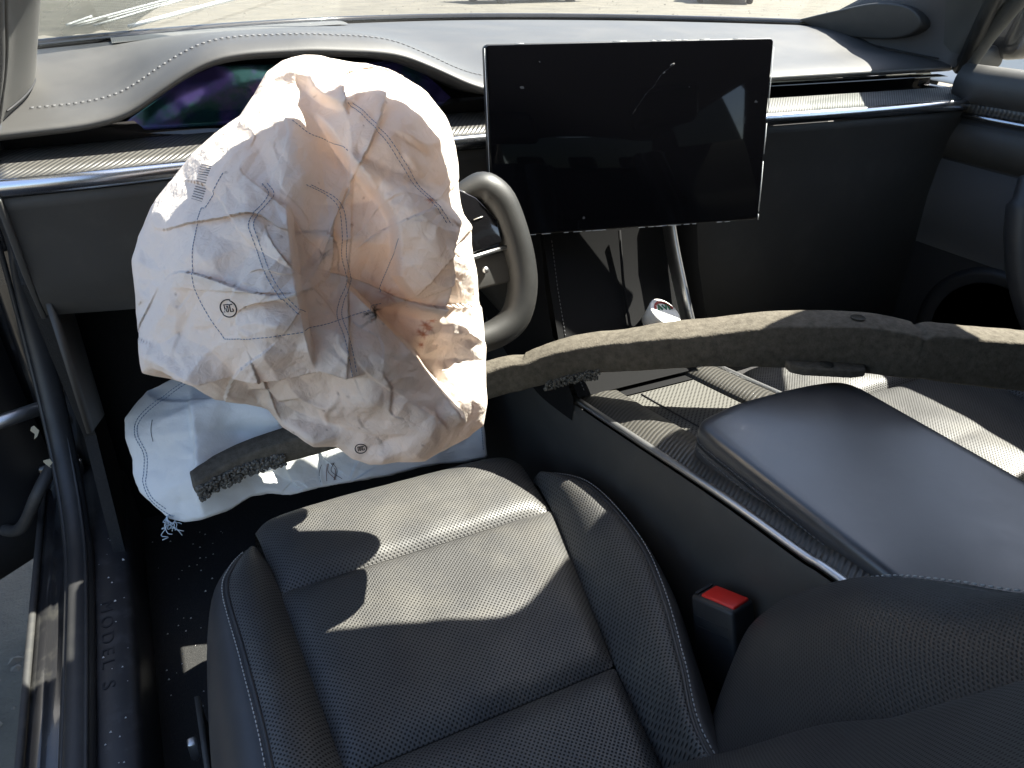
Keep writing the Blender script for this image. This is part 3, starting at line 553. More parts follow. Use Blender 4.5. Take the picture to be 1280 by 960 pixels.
KB = Cloth((.15, .90, .58), (.9864, -.1644, 0), (.0973, .5838, .806), (-.1325, -.7951, .5919), KOUT, [(a, b, c-.05) for a, b, c in KCTL],
           [([(-.181, .18), (-.175, .122), (-.175, .083), (-.178, .034), (-.179, -.02)], .014, .035, 1)], [(.075, .009, .8, 1), (.045, .006, 1.9, 2.2), (.026, .0026, .1, 1.3), (.012, .0008, 1.2, 1)], (-.02, .09), 5)
KD, KE = .006, .05
KB.build('bag_fabric', M['kbag'], kb, 420, 80, KD, KE, .012)
for s_ in ([(-.19, .189), (-.215, .175), (-.243, .154), (-.256, .137), (-.257, .117), (-.248, .089), (-.251, .062), (-.253, .049), (-.247, .025), (-.229, .002), (-.215, -.009)], [(-.186, .186), (-.213, .17), (-.24, .15), (-.252, .134), (-.253, .117), (-.244, .088), (-.247, .059), (-.249, .046), (-.242, .024), (-.224, .003)], [(.25, .02), (.254, .06), (.25, .10)]):
    mesh('seam_stitching', *dashes(KB.path(s_, 140, .0007, KD, KE), .0006, .0035, .001), M['bluethread'], kb)
tube('loose_thread', KB.path([(-.232, .136), (-.234, .12), (-.233, .104)], 12, .001, KD, KE), .0004, M['ink'], kb, k=5)
brown = mat('brown_thread', (.16, .06, .035), .8)
for k in range(6):
    a0, b0 = .0+random.uniform(-.012, .02), .035
    tube('loose_thread', KB.path([(a0, b0), (a0+random.uniform(-.006, .006), b0-.012), (a0+random.uniform(-.01, .014), b0-.026)], 12, .0012, KD, KE), .0004, brown if k % 2 else M['ink'], kb, k=5)
tf = thing('thread_tuft', (-.075, .90, .55), 'frayed pale blue thread tuft dangling below the knee airbag corner', 'threads')
c0 = KB.path([(-.224, -.004), (-.222, -.006)], 3, 0, KD, KE)[0]
pb = mat('pale_blue_thread', (.45, .53, .6), .8)
for k in range(9):
    q = [c0]; 
    for j in range(5): q.append(q[-1]+np.array([random.uniform(-.009, .011), random.uniform(-.006, .002), random.uniform(-.010, .001)]))
    tube('thread', cr(q, 18), .0007, pb, tf, k=5)

# ---------------------------------------------------------------- foam bumper bar
fb = thing('foam_bumper_bar', (.55, .72, .75), 'dirty tan grey curved foam bumper bar lying across the console and airbag', 'foam bar')
FM = mat('dirty_foam', (.115, .102, .082), .95, bump=(700, .35, .0008), var=(110, (.06, .052, .041), .32, .72), spec=.2)
nt = FM.node_tree; vb = nt.nodes.new('ShaderNodeTexVoronoi'); vb.inputs['Scale'].default_value = 330
tcf = nt.nodes.new('ShaderNodeTexCoord'); nt.links.new(tcf.outputs['Object'], vb.inputs['Vector'])
bp = nt.nodes.new('ShaderNodeBump'); bp.inputs['Strength'].default_value = .35; bp.inputs['Distance'].default_value = .0012
nt.links.new(vb.outputs['Distance'], bp.inputs['Height']); B0 = nt.nodes['Principled BSDF']
nt.links.new(B0.inputs['Normal'].links[0].from_socket, bp.inputs['Normal']); nt.links.new(bp.outputs[0], B0.inputs['Normal'])
# rear bottom edge x, y, z and height, depth
FBP = [(-.018, .922, .597, .031, .030), (.049, .938, .607, .034, .036), (.149, .925, .622, .040, .040), (.265, .888, .655, .045, .042), (.395, .851, .695, .048, .032), (.429, .830, .710, .044, .036), (.466, .809, .725, .048, .040), (.506, .779, .745, .044, .050), (.552, .726, .765, .047, .052), (.619, .677, .780, .049, .052), (.690, .628, .787, .060, .050), (.780, .572, .787, .065, .050), (.828, .537, .785, .062, .045), (.838, .531, .785, .058, .043), (.850, .524, .785, .063, .042), (.889, .501, .780, .066, .040), (.957, .459, .775, .068, .040), (1.04, .41, .765, .066, .045), (1.10, .37, .755, .060, .045)]
Q = cr(FBP, 320); T = np.gradient(Q[:, :2], axis=0); T /= np.linalg.norm(T, axis=1)[:, None]
P = []
for i, (x, y, z, h, w) in enumerate(Q):
    nx, ny = -T[i, 1], T[i, 0]         # horizontal, pointing to the front of the car
    b = .0035; ring = [(0, b), (0, h-b), (b*.4, h-b*.3), (b, h), (w-b, h+.002), (w, h-b), (w, b), (w-b, 0), (b, 0)]
    ring2 = []
    for k in range(len(ring)):
        a, c = ring[k], ring[(k+1) % len(ring)]
        ring2 += [a, ((a[0]+c[0])/2, (a[1]+c[1])/2)]
    P.append([(x+nx*a+.0005*noise.noise((x*90, a*150, c*150)), y+ny*a+.0007*noise.noise((x*90, 5+a*150, c*150)), z+c+.0006*noise.noise((x*90, 9+a*150, c*150))) for a, c in ring2])
P.insert(0, [np.mean(P[0], axis=0)+np.array([-.004, .002, -.002])]*len(P[0])); P.append([np.mean(P[-1], axis=0)]*len(P[-1]))
grid('bar', P, FM, fb, cv=True)
def fpt(x): return np.array([np.interp(x, Q[:, 0], Q[:, c]) for c in range(5)]), np.array([np.interp(x, Q[:, 0], T[:, c]) for c in range(2)])
# boss with a bolt recess and a drilled hole, on the rear face and the top
q, t = fpt(.745); n2 = np.array([-t[1], t[0]])
bs = prism('mounting_boss', [(-.05, 0), (.052, -.002), (.048, .016), (.03, .022), (-.03, .022), (-.046, .016)], 'z', 0, .012, FM, fb, bev=.003)
bs.matrix_world = Matrix.Translation((q[0], q[1]+.002, q[2]+.002)) @ Matrix.Rotation(math.atan2(t[1], t[0]), 4, 'Z') @ Matrix.Scale(-1, 4, (0, 1, 0)); bs.matrix_basis = Matrix.Translation(-fb.location) @ bs.matrix_basis if False else bs.matrix_basis
ML = Matrix.Translation(Vector((q[0], q[1]+.002, q[2]+.002))-fb.location) @ Matrix.Rotation(math.atan2(t[1], t[0]), 4, 'Z') @ Matrix.Scale(-1, 4, (0, 1, 0)); bs.matrix_basis = ML
hm = mat('dark_foam_recess', (.03, .027, .02), .95)
lathe('bolt_recess', [(0, 0), (.009, 0), (.009, .0008), (0, .0008)], hm, fb, Matrix.Translation((q[0]-n2[0]*.010, q[1]-n2[1]*.010+.002, q[2]+.0142)))
q, t = fpt(.775); n2 = np.array([-t[1], t[0]])
lathe('drilled_hole', [(0, -.004), (.007, -.004), (.0085, .0), (.0095, .0014), (0.0085, .0016), (.0075, .0002), (0, .0)], hm, fb, Matrix.Translation((q[0]+n2[0]*.026, q[1]+n2[1]*.026, q[2]+q[3]+.0015)))
# torn ends with loose beads
bead = mat('foam_beads', (.07, .065, .055), .7, var=(300, (.22, .21, .18), .5, .7), spec=.5)
def beads(name, pts, rad):
    V, F = [], []; ph = (1+5**.5)/2
    ico = np.array([(-1, ph, 0), (1, ph, 0), (-1, -ph, 0), (1, -ph, 0), (0, -1, ph), (0, 1, ph), (0, -1, -ph), (0, 1, -ph), (ph, 0, -1), (ph, 0, 1), (-ph, 0, -1), (-ph, 0, 1)])/1.9
    tri = [(0, 11, 5), (0, 5, 1), (0, 1, 7), (0, 7, 10), (0, 10, 11), (1, 5, 9), (5, 11, 4), (11, 10, 2), (10, 7, 6), (7, 1, 8), (3, 9, 4), (3, 4, 2), (3, 2, 6), (3, 6, 8), (3, 8, 9), (4, 9, 5), (2, 4, 11), (6, 2, 10), (8, 6, 7), (9, 8, 1)]
    for p in pts:
        o = len(V); s = rad*random.uniform(.6, 1.25); V += [tuple(np.array(p)+s*v*np.random.default_rng(o).uniform(.75, 1.2)) for v in ico]; F += [tuple(i+o for i in t) for t in tri]
    return tag(mesh(name, V, F, bead, fb), kind='stuff')
pts = []
for k in range(620):
    x = random.uniform(-.022, .10); q, t = fpt(x); a = random.uniform(-.004, .002); c = random.uniform(.001, q[3]*(.72-.25*max(0, x)/.1))
    pts.append((q[0]+t[1]*0+random.uniform(-.002, .002), q[1]+a-.001, q[2]+c))
for k in range(0):
    a, c = random.uniform(0, .03), random.uniform(0, .028); pts.append((-.025+random.uniform(-.004, .003), .926+a, .60+c))
beads('torn_beads', pts, .0027)
pts = []
for k in range(260):
    x = random.uniform(.455, .515); q, t = fpt(x); pts.append((q[0], q[1]+random.uniform(-.006, .002), q[2]+random.uniform(-.007, .006)))
beads('torn_beads', pts, .0024)

# ---------------------------------------------------------------- centre console
cs = thing('centre_console', (.63, .6, .33), 'black centre console with metal edge strip and padded armrest between the seats', 'console')
CL = [(1.10, .735), (1.039, .708), (.99, .694), (.93, .686), (.873, .684), (.75, .700), (.642, .716), (.491, .738), (.374, .750), (.327, .757), (.10, .775), (-.1, .78)]
CLP = cr([(a, b, 0) for a, b in CL], 70)[:, :2]
for sx in (1, -1):
    X = lambda x: .63+sx*(x-.63)
    grid('side_panel', [[(X(.497), y, z-.006), (X(.493), y, z-.016), (X(.490), y, z-.06), (X(.487), y, z-.13), (X(.480), y, .5), (X(.478), y, .33)] for y, z in CLP], M['grey'], cs)
    tube_p = [[(X(.499), y, z-.004), (X(.4975), y, z+.001), (X(.5), y, z+.003), (X(.506), y, z+.003), (X(.508), y, z-.002)] for y, z in CLP]
    grid('edge_strip', tube_p, M['alu'], cs, cv=True)
    grid('ribbed_trim', [[(X(.5085), y, z+.001), (X(.525), y, z+.006), (X(.545), y, z+.007), (X(.565), y, z+.004), (X(.568), y, z-.004)] for y, z in CLP], M['carbon2'], cs)
# deck between the trims
dk = lambda y: np.interp(y, CLP[::-1, 0], CLP[::-1, 1])
grid('woven_deck', [[(x, y, dk(y)-.001) for x in np.linspace(.569, .691, 6)] for y in np.linspace(.56, .775, 12)], M['weave'], cs)
grid('cup_lid', [[(x, y, dk(y)-.0005) for x in np.linspace(.569, .691, 6)] for y in np.linspace(.778, .80, 4)], M['matte'], cs)
tube('deck_joint', [(.592, y, dk(y)) for y in np.linspace(.57, .77, 12)], .0011, M['ink'], cs, k=6)
# sloping phone tray that climbs to the dashboard
tray = [[(x, y, z) for x in (.5, .56, .63, .70, .722)] for y, z in ((.795, .7), (.82, .722), (.86, .765), (.89, .83), (.915, .90), (.93, .98))]
grid('phone_tray', tray, M['matte'], cs)
tube('tray_divider', [(.622, .815, .722), (.622, .857, .768), (.622, .885, .83), (.622, .905, .90)], .0022, M['matte'], cs)
for sx, mt in ((-1, M['alu']), (1, M['grey'])):
    X = lambda x: .63+sx*(x-.63)
    if sx < 0: q = cr([(X(.541), .79, .715), (X(.544), .82, .765), (X(.547), .85, .82), (X(.550), .88, .88), (X(.552), .91, .95)], 24)
    if sx < 0: grid('tray_rail', [[a+np.array([-.0035*sx, 0, 0]), a+np.array([0, -.003, .002]), a+np.array([.0035*sx, 0, 0]), a+np.array([.0035*sx, .03, 0]), a+np.array([-.0035*sx, .03, 0])] for a in q], mt, cs, cv=True)
    grid('tray_side', [[(X(.492)+sx*0, y, .34), (X(.492), y, zt)] for y, zt in ((.795, .70), (.82, .722), (.86, .765), (.89, .83), (.93, .98), (1.03, 1.0), (1.2, 1.0))], M['matte'], cs)
mesh('tray_stitching', *dashes([(.512, y, z+.001) for y, z in ((.80, .706), (.82, .7225), (.86, .766), (.89, .831), (.915, .901))], .0006, .0035, .0022), M['dthread'], cs)
# armrest
yr = np.linspace(.02, .54, 24)
AO = [(.524, y) for y in yr]+[tuple(p) for p in cr([(.5245, .552), (.528, .570), (.542, .582), (.575, .589), (.61, .594), (.69, .593), (.735, .588), (.758, .581), (.770, .568), (.7745, .552)], 34)]+[(.775, y) for y in yr[::-1]]
AO = np.array(AO); Tn = np.roll(AO, -1, 0)-np.roll(AO, 1, 0); Tn /= np.linalg.norm(Tn, axis=1)[:, None]; Nn = np.c_[Tn[:, 1], -Tn[:, 0]]; Nn[0] = Nn[1]; Nn[-1] = Nn[-2]; ac = np.array([.65, .33])
P = []
for off, dz in ((.02, -.062), (.008, -.058), (.002, -.05), (0, -.04), (.0005, -.030), (.0018, -.0275), (.0005, -.025), (0, -.014), (.0006, -.008), (.0022, -.0035), (.005, -.001), (.0095, .0002), (.018, .0006)):
    P.append([(x+n[0]*off, y+n[1]*off, .778+dz) for (x, y), n in zip(AO, Nn)])
n = len(AO); V = [p for r in P for p in r]; F = [(i*n+j, i*n+(j+1) % n, (i+1)*n+(j+1) % n, (i+1)*n+j) for i in range(len(P)-1) for j in range(n)]
F.append(tuple(range((len(P)-1)*n, len(P)*n)))
ar = mesh('armrest', V, F, M['armrest'], cs)
for dz, o_ in ((-.022, .0001), (-.033, .0001)):
    sd = [(x-n[0]*.0003, y-n[1]*.0003, .778+dz) for (x, y), n in zip(AO, Nn)]
    mesh('armrest_stitching', *dashes(sd[:60], .0007, .0036, .0022), M['dthread'], ar)
tube('armrest_seam', [(x+n[0]*.0008, y+n[1]*.0008, .778-.0275) for (x, y), n in zip(AO, Nn)][:62], .0011, M['ink'], ar, k=6)
box('armrest_base', (.64, .30, .70), (.16, .5, .07), M['dark'], cs, .01)
# things lying in the tray
cup = thing('printed_tub', (.668, .83, .75), 'small white tub with green and red printed lid in the console tray', 'tub')
MT = Matrix.Translation((.668, .835, .785)) @ Matrix.Rotation(R(28), 4, 'X') @ Matrix.Rotation(R(14), 4, 'Y')
lathe('tub_body', [(0, -.028), (.022, -.028), (.025, -.01), (.027, 0), (.027, .003), (.025, .004), (0, .004)], M['white'], cup, MT)
parts = [tube_vf([MT @ Vector((.019*math.cos(a), .019*math.sin(a), .0045)) for a in np.linspace(.3, 2.8, 20)], .0022, 5)]
mesh('printed_band', *joinvf(parts), mat('dull_red_print', (.35, .05, .04), .5), cup)
parts = [tube_vf([MT @ Vector((x, y, .0045)) for x, y in s_], .0018, 5) for s_ in ([(-.012, .004), (-.008, .013), (-.004, .004)], [(0, .013), (.004, .005), (.009, .014)], [(.012, .004), (.012, .011)])]
mesh('printed_letters', *joinvf(parts), mat('green_print', (.03, .16, .08), .5), cup)
cd = thing('grey_card', (.60, .865, .745), 'flat grey card lying on the phone tray beside the white tub', 'card')
rotc = Matrix.Rotation(R(28), 3, 'X') @ Matrix.Rotation(R(-8), 3, 'Z')
box('card', (.60, .865, .752), (.075, .05, .003), mat('grey_card', (.22, .24, .23), .5), cd, .001, rotc)

# ---------------------------------------------------------------- driver seat
XL = [(.30, .064), (.453, .056), (.704, .046), (.83, .038), (.9, .036)]
XR = [(.30, .325), (.329, .328), (.441, .348), (.707, .412), (.83, .424), (.9, .424)]
seat = thing('front_seat', (.22, .5, .33), 'black perforated leather driver seat half in sunlight below the airbags', 'seat')
def panel(name, ya, yb, front=False, rear=False):
    n, w = 30, 36; P = []
    for i in range(n):
        t = i/(n-1); y = ya+(yb-ya)*t; row = []
        for j in range(w):
            s_ = j/(w-1); x = ip(y, XL)+(ip(y, XR)-ip(y, XL))*s_
            ey = min(t, 1 if front else 1-t)*(yb-ya); es = min(s_, 1-s_)*.36
            pf = (1-math.exp(-ey/.010))*(1-math.exp(-es/.010)); z = .586+.013*pf+.004*math.sin(math.pi*s_)*math.sin(math.pi*min(1, t))
            z += .0022*noise.noise((x*16, y*16, 1))*pf+.0012*noise.noise((x*40, y*18, 4))*pf
            z += .008*((y-.45)/.4)
            z += .0011*math.sin(x*150+9*noise.noise((x*9, y*9, 2)))*(math.exp(-min(t, 1-t)*(yb-ya)/.016))*pf*noise.noise((x*22, y*5, 8))*2
            z -= .0016*max(0, 1-abs(noise.noise((x*7+3, y*11, 5)))*14)*pf*.6
            yy_ = y
            if front:
                a = max(0, t-.52)/.48; z = z-.10*a**2.6-.004*a; yy_ = ya+(yb-ya)*(t-.30*max(0, t-.72))
                dl = .011*math.exp(-s_*.36/.02)+.011*math.exp(-(1-s_)*.36/.02); z -= dl*(.4+a)
            if rear: z -= .0
            row.append((x, yy_, z))
        P.append(row)
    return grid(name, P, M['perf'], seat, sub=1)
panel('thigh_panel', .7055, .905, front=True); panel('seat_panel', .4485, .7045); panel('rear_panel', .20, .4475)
def bolster(sx, name, rows, lbl=None):
    # rows: y, inner x, stitch x, stitch z, outer x, base z
    Qr = cr(rows, 46); Pi, Po = [], []
    for y, xi, xs_, zs, xo, zb in Qr:
        zi = .585+.008*((y-.45)/.4)-max(0, y-.76)*.5; d = xs_-xi
        Pi.append([(xi+d*t, y, zi+(zs-zi)*(1-(1-t)**1.8)+.010*math.sin(math.pi*t)+.0015*noise.noise((y*14, t*2, sx))) for t in np.linspace(0, 1, 14)])
        e = xo-xs_
        Po.append([(xs_+e*(1-(1-t)**2.2), y, zs+.004*math.sin(math.pi*min(1, t*2.2))-(zs-zb)*t**1.7+.002*noise.noise((y*12, t*3, 7*sx))*t) for t in np.linspace(0, 1, 16)])
    for PP in (Pi, Po):          # nose cap
        c = np.array(PP[-1]); PP.append([(a, b+.012, cz-.016) for a, b, cz in c]); PP.append([(a, b+.018, cz-.05) for a, b, cz in c]); PP.append([(a, b+.016, .42) for a, b, cz in c])
    i_ = grid(name+'_bolster', Pi, M['perf'], seat); o_ = grid(name+'_bolster_side', Po, M['leather'], seat)
    cl = [p[-1] for p in Pi[:-2]]; nr = np.array([0, 0, .0012])
    tube('piping', [np.array(c)+np.array([0, 0, .0002]) for c in cl], .0021, M['leather'], i_, k=8)
    mesh('stitching', *dashes([np.array(c)+np.array([sx*.0055, 0, .0012]) for c in cl], .0008, .0034, .002), M['thread'], o_)
bolster(-1, 'outer', [(.20, .068, -.020, .612, -.082, .44), (.35, .062, -.012, .612, -.080, .44), (.476, .056, -.004, .616, -.070, .44), (.60, .051, -.006, .616, -.062, .45), (.711, .046, -.010, .612, -.048, .46), (.76, .042, .003, .604, -.030, .46), (.795, .040, .022, .592, .004, .47)])
bolster(1, 'inner', [(.20, .315, .335, .645, .395, .42), (.309, .326, .345, .645, .405, .42), (.386, .338, .381, .645, .432, .42), (.47, .356, .418, .646, .465, .42), (.55, .374, .444, .644, .480, .42), (.64, .396, .455, .638, .482, .42), (.70, .411, .455, .628, .478, .42), (.745, .418, .447, .612, .470, .42), (.775, .422, .437, .597, .452, .42)])
box('seat_base', (.21, .50, .44), (.46, .62, .10), M['dark'], seat, .02)
box('seat_rail', (.40, .55, .335), (.04, .7, .12), M['dark'], seat, .005); box('seat_rail', (.02, .55, .335), (.04, .7, .12), M['dark'], seat, .005)
sv = grid('side_valance', [[(-.074+.012*(z < .4), y, z) for z in (.455, .41, .36)] for y in np.linspace(.2, .72, 8)], M['grey'], seat, solid=.006)
box('seat_switch', (-.083, .60, .43), (.012, .035, .012), M['alu'], seat, .003); box('seat_switch', (-.083, .655, .445), (.010, .012, .03), M['alu'], seat, .003)
# backrest
BC = [(.55, .330), (.60, .322), (.646, .300), (.74, .243), (.831, .192), (.878, .157), (.98, .100), (1.05, .055), (1.10, .01)]
BB = [(.48, .365), (.517, .362), (.58, .364), (.64, .360), (.699, .351), (.745, .332), (.781, .311), (.843, .262), (.88, .215), (.916, .163), (.98, .105), (1.05, .05)]
zz = np.linspace(.56, 1.06, 34)
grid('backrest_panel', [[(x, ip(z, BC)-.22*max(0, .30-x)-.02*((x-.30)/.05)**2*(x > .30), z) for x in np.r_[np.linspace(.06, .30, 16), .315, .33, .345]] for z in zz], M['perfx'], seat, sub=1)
Z2 = cr([(z, y, 0) for z, y in BB], 44); Pi, Po = [], []
for z, y, _ in Z2:
    f = np.clip((z-.55)/.2, 0, 1); top = max(0, (z-.9)/.15)
    a = np.array([.338, ip(z, BC)-.035, z]); b = np.array([.428, y, z])
    Pi.append([a+(b-a)*t+np.array([.0, .022*math.sin(math.pi*t)*f+.004, .010*math.sin(math.pi*t)]) for t in np.linspace(0, 1, 12)])
    Po.append([b, b+np.array([.010, -.006, .004]), b+np.array([.020, -.025, .004]), b+np.array([.026, -.06, 0]), b+np.array([.024, -.14, -.01])])
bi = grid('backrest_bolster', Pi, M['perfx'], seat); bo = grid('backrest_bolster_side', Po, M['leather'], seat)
tube('piping', [p[0]+np.array([.001, .0, .0]) for p in Po], .0022, M['leather'], bi, k=8)
mesh('stitching', *dashes([np.array(p[1])+np.array([.0, .001, .001]) for p in Po], .0009, .0035, .0022), M['thread'], bo)
def hr(x): return box('headrest', (x, -.13, 1.25), (.24, .09, .16), M['leather'], seat, .035)
hr(.30)
mats_perf = M['perf']
# passenger seat: the mirrored twin
def twin(src, loc, label):
    e = bpy.data.objects.new(src.name.split('.')[0], None); COL.objects.link(e); e.location = loc; e.scale = (-1, 1, 1); tag(e, label, 'seat')
    def rec(o, par):
        c = o.copy(); COL.objects.link(c); c.parent = par
        for ch in list(o.children): rec(ch, c)
    for ch in list(src.children): rec(ch, e)
    return e
ps = twin(seat, (1.04, .49, .378), 'black leather passenger seat beyond the armrest')

# seat belt buckle
bk = thing('seat_belt_buckle', (.46, .40, .50), 'black seat belt buckle with red release button between seat and console', 'buckle')
RB_ = Matrix.Rotation(R(-18), 3, 'X') @ Matrix.Rotation(R(12), 3, 'Z')
bc = Vector((.458, .405, .618))
box('buckle_body', bc, (.036, .056, .105), M['dark'], bk, .005, RB_)
box('release_button', bc+RB_ @ Vector((0, -.004, .052)), (.026, .042, .006), M['red'], bk, .002, RB_)
box('tongue_slot', bc+RB_ @ Vector((0, .023, .0535)), (.026, .004, .001), M['ink'], bk, 0, RB_)
for dz in (.03, .018): box('grip_line', bc+RB_ @ Vector((-.0182, 0, dz)), (.0008, .04, .0012), M['ink'], bk, 0, RB_)
tube('stalk', [bc+Vector((0, .01, -.04)), bc+Vector((0, .02, -.13)), bc+Vector((-.01, .0, -.25))], .014, M['dark'], bk, k=10, flat=.4)

# ---------------------------------------------------------------- door sill
ss = thing('door_sill', (-.2, .7, .40), 'black lettered door sill with scuff plate and rubber seal beside the driver seat', 'sill')
ysl = np.linspace(-.3, 1.33, 44)
grid('scuff_plate', [[(-.132, y, .32), (-.134, y, .43), (-.138, y, .447), (-.145, y, .4505), (-.165, y, .4515), (-.182, y, .4505), (-.188, y, .446), (-.205, y, .44), (-.214, y, .40)] for y in ysl], mat('scuffed_sill_plastic', (.018, .018, .02), .42, bump=(1200, .2, .0003), var=(40, (.05, .05, .052), .52, .75)), ss)
seal = cr([(-.200, -.3, .456), (-.200, .3, .456), (-.199, .7, .456), (-.200, 1.0, .458), (-.203, 1.12, .475), (-.204, 1.20, .53), (-.202, 1.25, .62), (-.198, 1.28, .74), (-.19, 1.27, .86), (-.182, 1.23, .96), (-.178, 1.19, 1.03)], 60)
tube('rubber_seal', seal, .017, M['sealm'], ss, k=18, flat=.55, up=(.25, -.3, 1))
tube('seal_lip', [(a-.019, b+.0, c-.004) for a, b, c in seal], .004, M['sealm'], ss, k=8); tube('seal_lip', [(a+.008, b-.0, c+.007) for a, b, c in seal], .003, M['sealm'], ss, k=8)
grid('rocker', [[(-.212, y, .445), (-.225, y, .438), (-.230, y, .442), (-.240, y, .436), (-.243, y, .44), (-.262, y, .430), (-.280, y, .41), (-.286, y, .36), (-.27, y, .18)] for y in np.linspace(-.3, 1.5, 20)], M['paint'], ss)
tube('rocker_seal', [(-.268, y, .432) for y in np.linspace(-.3, 1.3, 10)], .005, M['rubber'], ss)
cu = bpy.data.curves.new('lettering', 'FONT'); cu.body = 'MODEL S'; cu.size = .030; cu.space_character = 1.45; cu.extrude = .0003; cu.align_x = 'CENTER'
to = bpy.data.objects.new('tmp', cu); COL.objects.link(to); bpy.context.view_layer.update()
tm = bpy.data.meshes.new_from_object(to.evaluated_get(bpy.context.evaluated_depsgraph_get())); bpy.data.objects.remove(to)
MT = Matrix.Translation((-.176, .862, .4522)) @ Matrix.Rotation(R(-90), 4, 'Z') @ Matrix.Scale(.72, 4, (0, 1, 0)) @ Matrix.Scale(1.0, 4, (1, 0, 0))
tm.transform(MT); tm.materials.clear(); tm.materials.append(M['ink']); lo = bpy.data.objects.new('lettering', tm); link(lo, ss)

# paper scraps and crumbs
for k, (x, y, z) in enumerate(((-.232, 1.205, .60), (-.226, 1.185, .55))):
    V = [(x+random.uniform(-.004, .004)+.005*math.cos(a), y, z+.011*math.sin(a)*random.uniform(.6, 1.3)) for a in np.linspace(0, 5.5, 7)]
    o = mesh('paper_scrap', V+[(a, b+.001, c) for a, b, c in V], [tuple(range(7)), tuple(range(7, 14))[::-1]]+[(i, (i+1) % 7, 7+(i+1) % 7, 7+i) for i in range(7)], mat('tan_paper', (.42, .38, .28), .8), smooth=False)
    tag(o, ('upper' if k == 0 else 'lower')+' torn tan paper scrap stuck to the dark door seal', 'paper', 'paper scraps on the door seal')
V, F = [], []
for k in range(110):
    if k % 3: x, y, z = random.uniform(-.12, .0), random.uniform(.5, 1.2), .342
    else: x, y, z = random.uniform(-.18, -.14), random.uniform(.5, 1.1), .4525
    s = random.uniform(.0006, .0018); o = len(V)
    V += [(x-s, y-s*.7, z), (x+s, y-s, z), (x+s*.5, y+s, z), (x, y, z+s)]; F += [(o, o+1, o+3), (o+1, o+2, o+3), (o+2, o, o+3)]
tag(mesh('glass_crumbs', V, F, M['fleck'], smooth=False), 'tiny pale crumbs scattered over the sill and carpet', 'crumbs', kind='stuff')

# ---------------------------------------------------------------- open driver door
dd = thing('driver_door', (-.30, 1.30, .35), 'open black driver door at the far left edge', 'door')
hin = Vector((-.27, 1.36, 0)); dv = Vector((-.80, -.60, 0)).normalized(); dn = Vector((dv.y, -dv.x, 0))
def dpt(a, z, o=0): return hin+dv*a+dn*o+Vector((0, 0, z))
grid('trim_panel', [[dpt(a, z, .05*math.sin(3*(z-.35))+.0) for z in np.linspace(.32, 1.04, 14)] for a in np.linspace(0, 1.05, 12)], M['dark'], dd, solid=.06)
grid('pull_shelf', [[dpt(a, .74+.03*math.cos(b)+.02*a, .10+.045*math.sin(b)) for b in np.linspace(0, 6.283, 12)] for a in np.linspace(.1, .95, 10)], M['leather'], dd, cv=True)
tube('door_check', [(-.20, 1.29, .60), (-.34, 1.24, .60)], .012, M['alu'], dd); tube('wire_loom', cr([(-.21, 1.30, .52), (-.25, 1.20, .50), (-.30, 1.22, .42), (-.34, 1.26, .40)], 20), .010, M['rubber'], dd)
hp = thing('hinge_pillar', (-.3, 1.4, .35), 'black painted hinge pillar and fender edge behind the open driver door', 'pillar')
box('fender_panel', (-.47, 1.42, .74), (.54, .06, .80), M['paint'], hp, .02); box('pillar_face', (-.195, 1.38, .70), (.10, .10, .80), M['paint'], hp, .012)
for z in (.45, .88): box('hinge', (-.235, 1.33, z), (.07, .05, .05), M['paint'], dd, .008)

# ---------------------------------------------------------------- passenger door
pd = thing('passenger_door', (1.40, .6, .4), 'dark passenger door with suede insert and leather pull beyond the foam bar', 'door')
yp = np.linspace(-.1, 1.22, 30)
grid('door_skin', [[(1.40-.0*y, y, z) for z in (.34, .5, .7, .9, 1.05)] for y in yp], M['dark'], pd, solid=.03)
grid('upper_roll', [[(1.352+.06*(1-math.cos(a))*.5, y, 1.062+.034*math.sin(a)) for a in np.linspace(-1.2, 2.2, 12)] for y in np.linspace(-.1, .955, 24)], M['vinyl'], pd, solid=.004)
grid('ribbed_trim', [[(1.372, y, 1.040), (1.368, y, 1.028), (1.370, y, 1.018)] for y in np.linspace(-.1, .93, 20)], M['carbon'], pd, solid=.003)
tube('chrome_strip', [(1.367, y, 1.012) for y in np.linspace(-.1, .93, 20)], .005, M['chrome'], pd)
grid('upper_panel', [[(1.376, y, 1.004), (1.368, y, .975), (1.370, y, .936+.05*(y-.94)*.4)] for y in np.linspace(-.1, 1.0, 18)], M['grey'], pd, solid=.004)
grid('suede_insert', [[(1.372, y, .930+.02*(y-.94)), (1.366, y, .86), (1.372, y, .768+.0*y)] for y in np.linspace(-.1, 1.05, 18)], M['alc'], pd, solid=.004)
grid('lower_panel', [[(1.378, y, .764), (1.380, y, .6), (1.36, y, .42)] for y in np.linspace(-.1, 1.05, 18)], M['grey'], pd, solid=.004)
tube('door_pull', cr([(1.355, .765, .935), (1.335, .75, .90), (1.33, .73, .84), (1.335, .70, .77), (1.345, .65, .70), (1.352, .58, .68)], 30), [.02]*6+[.028]*18+[.024]*6, M['leather'], pd, k=14)
lathe('speaker_ring', [(.13, .0), (.14, .008), (.125, .012), (.11, .004)], M['dark'], pd, Matrix.Translation((1.374, .76, .63)) @ Matrix.Rotation(R(-90), 4, 'Y'), 40)
sw = thing('side_window', (1.39, .5, 1.08), 'dusty passenger side window above the door', 'window')
grid('glass_pane', [[(1.40-.16*t, y-.05*t, 1.085+.26*t) for t in np.linspace(0, 1, 5)] for y in np.linspace(.45, 1.02, 6)], M['glass'], sw)
grid('rear_pane', [[(1.402-.16*t, y-.05*t, 1.085+.26*t) for t in np.linspace(0, 1, 5)] for y in np.linspace(-.1, .445, 8)], M['rtint'], sw)  # dark tint added to this glass to keep sun off the passenger seatback
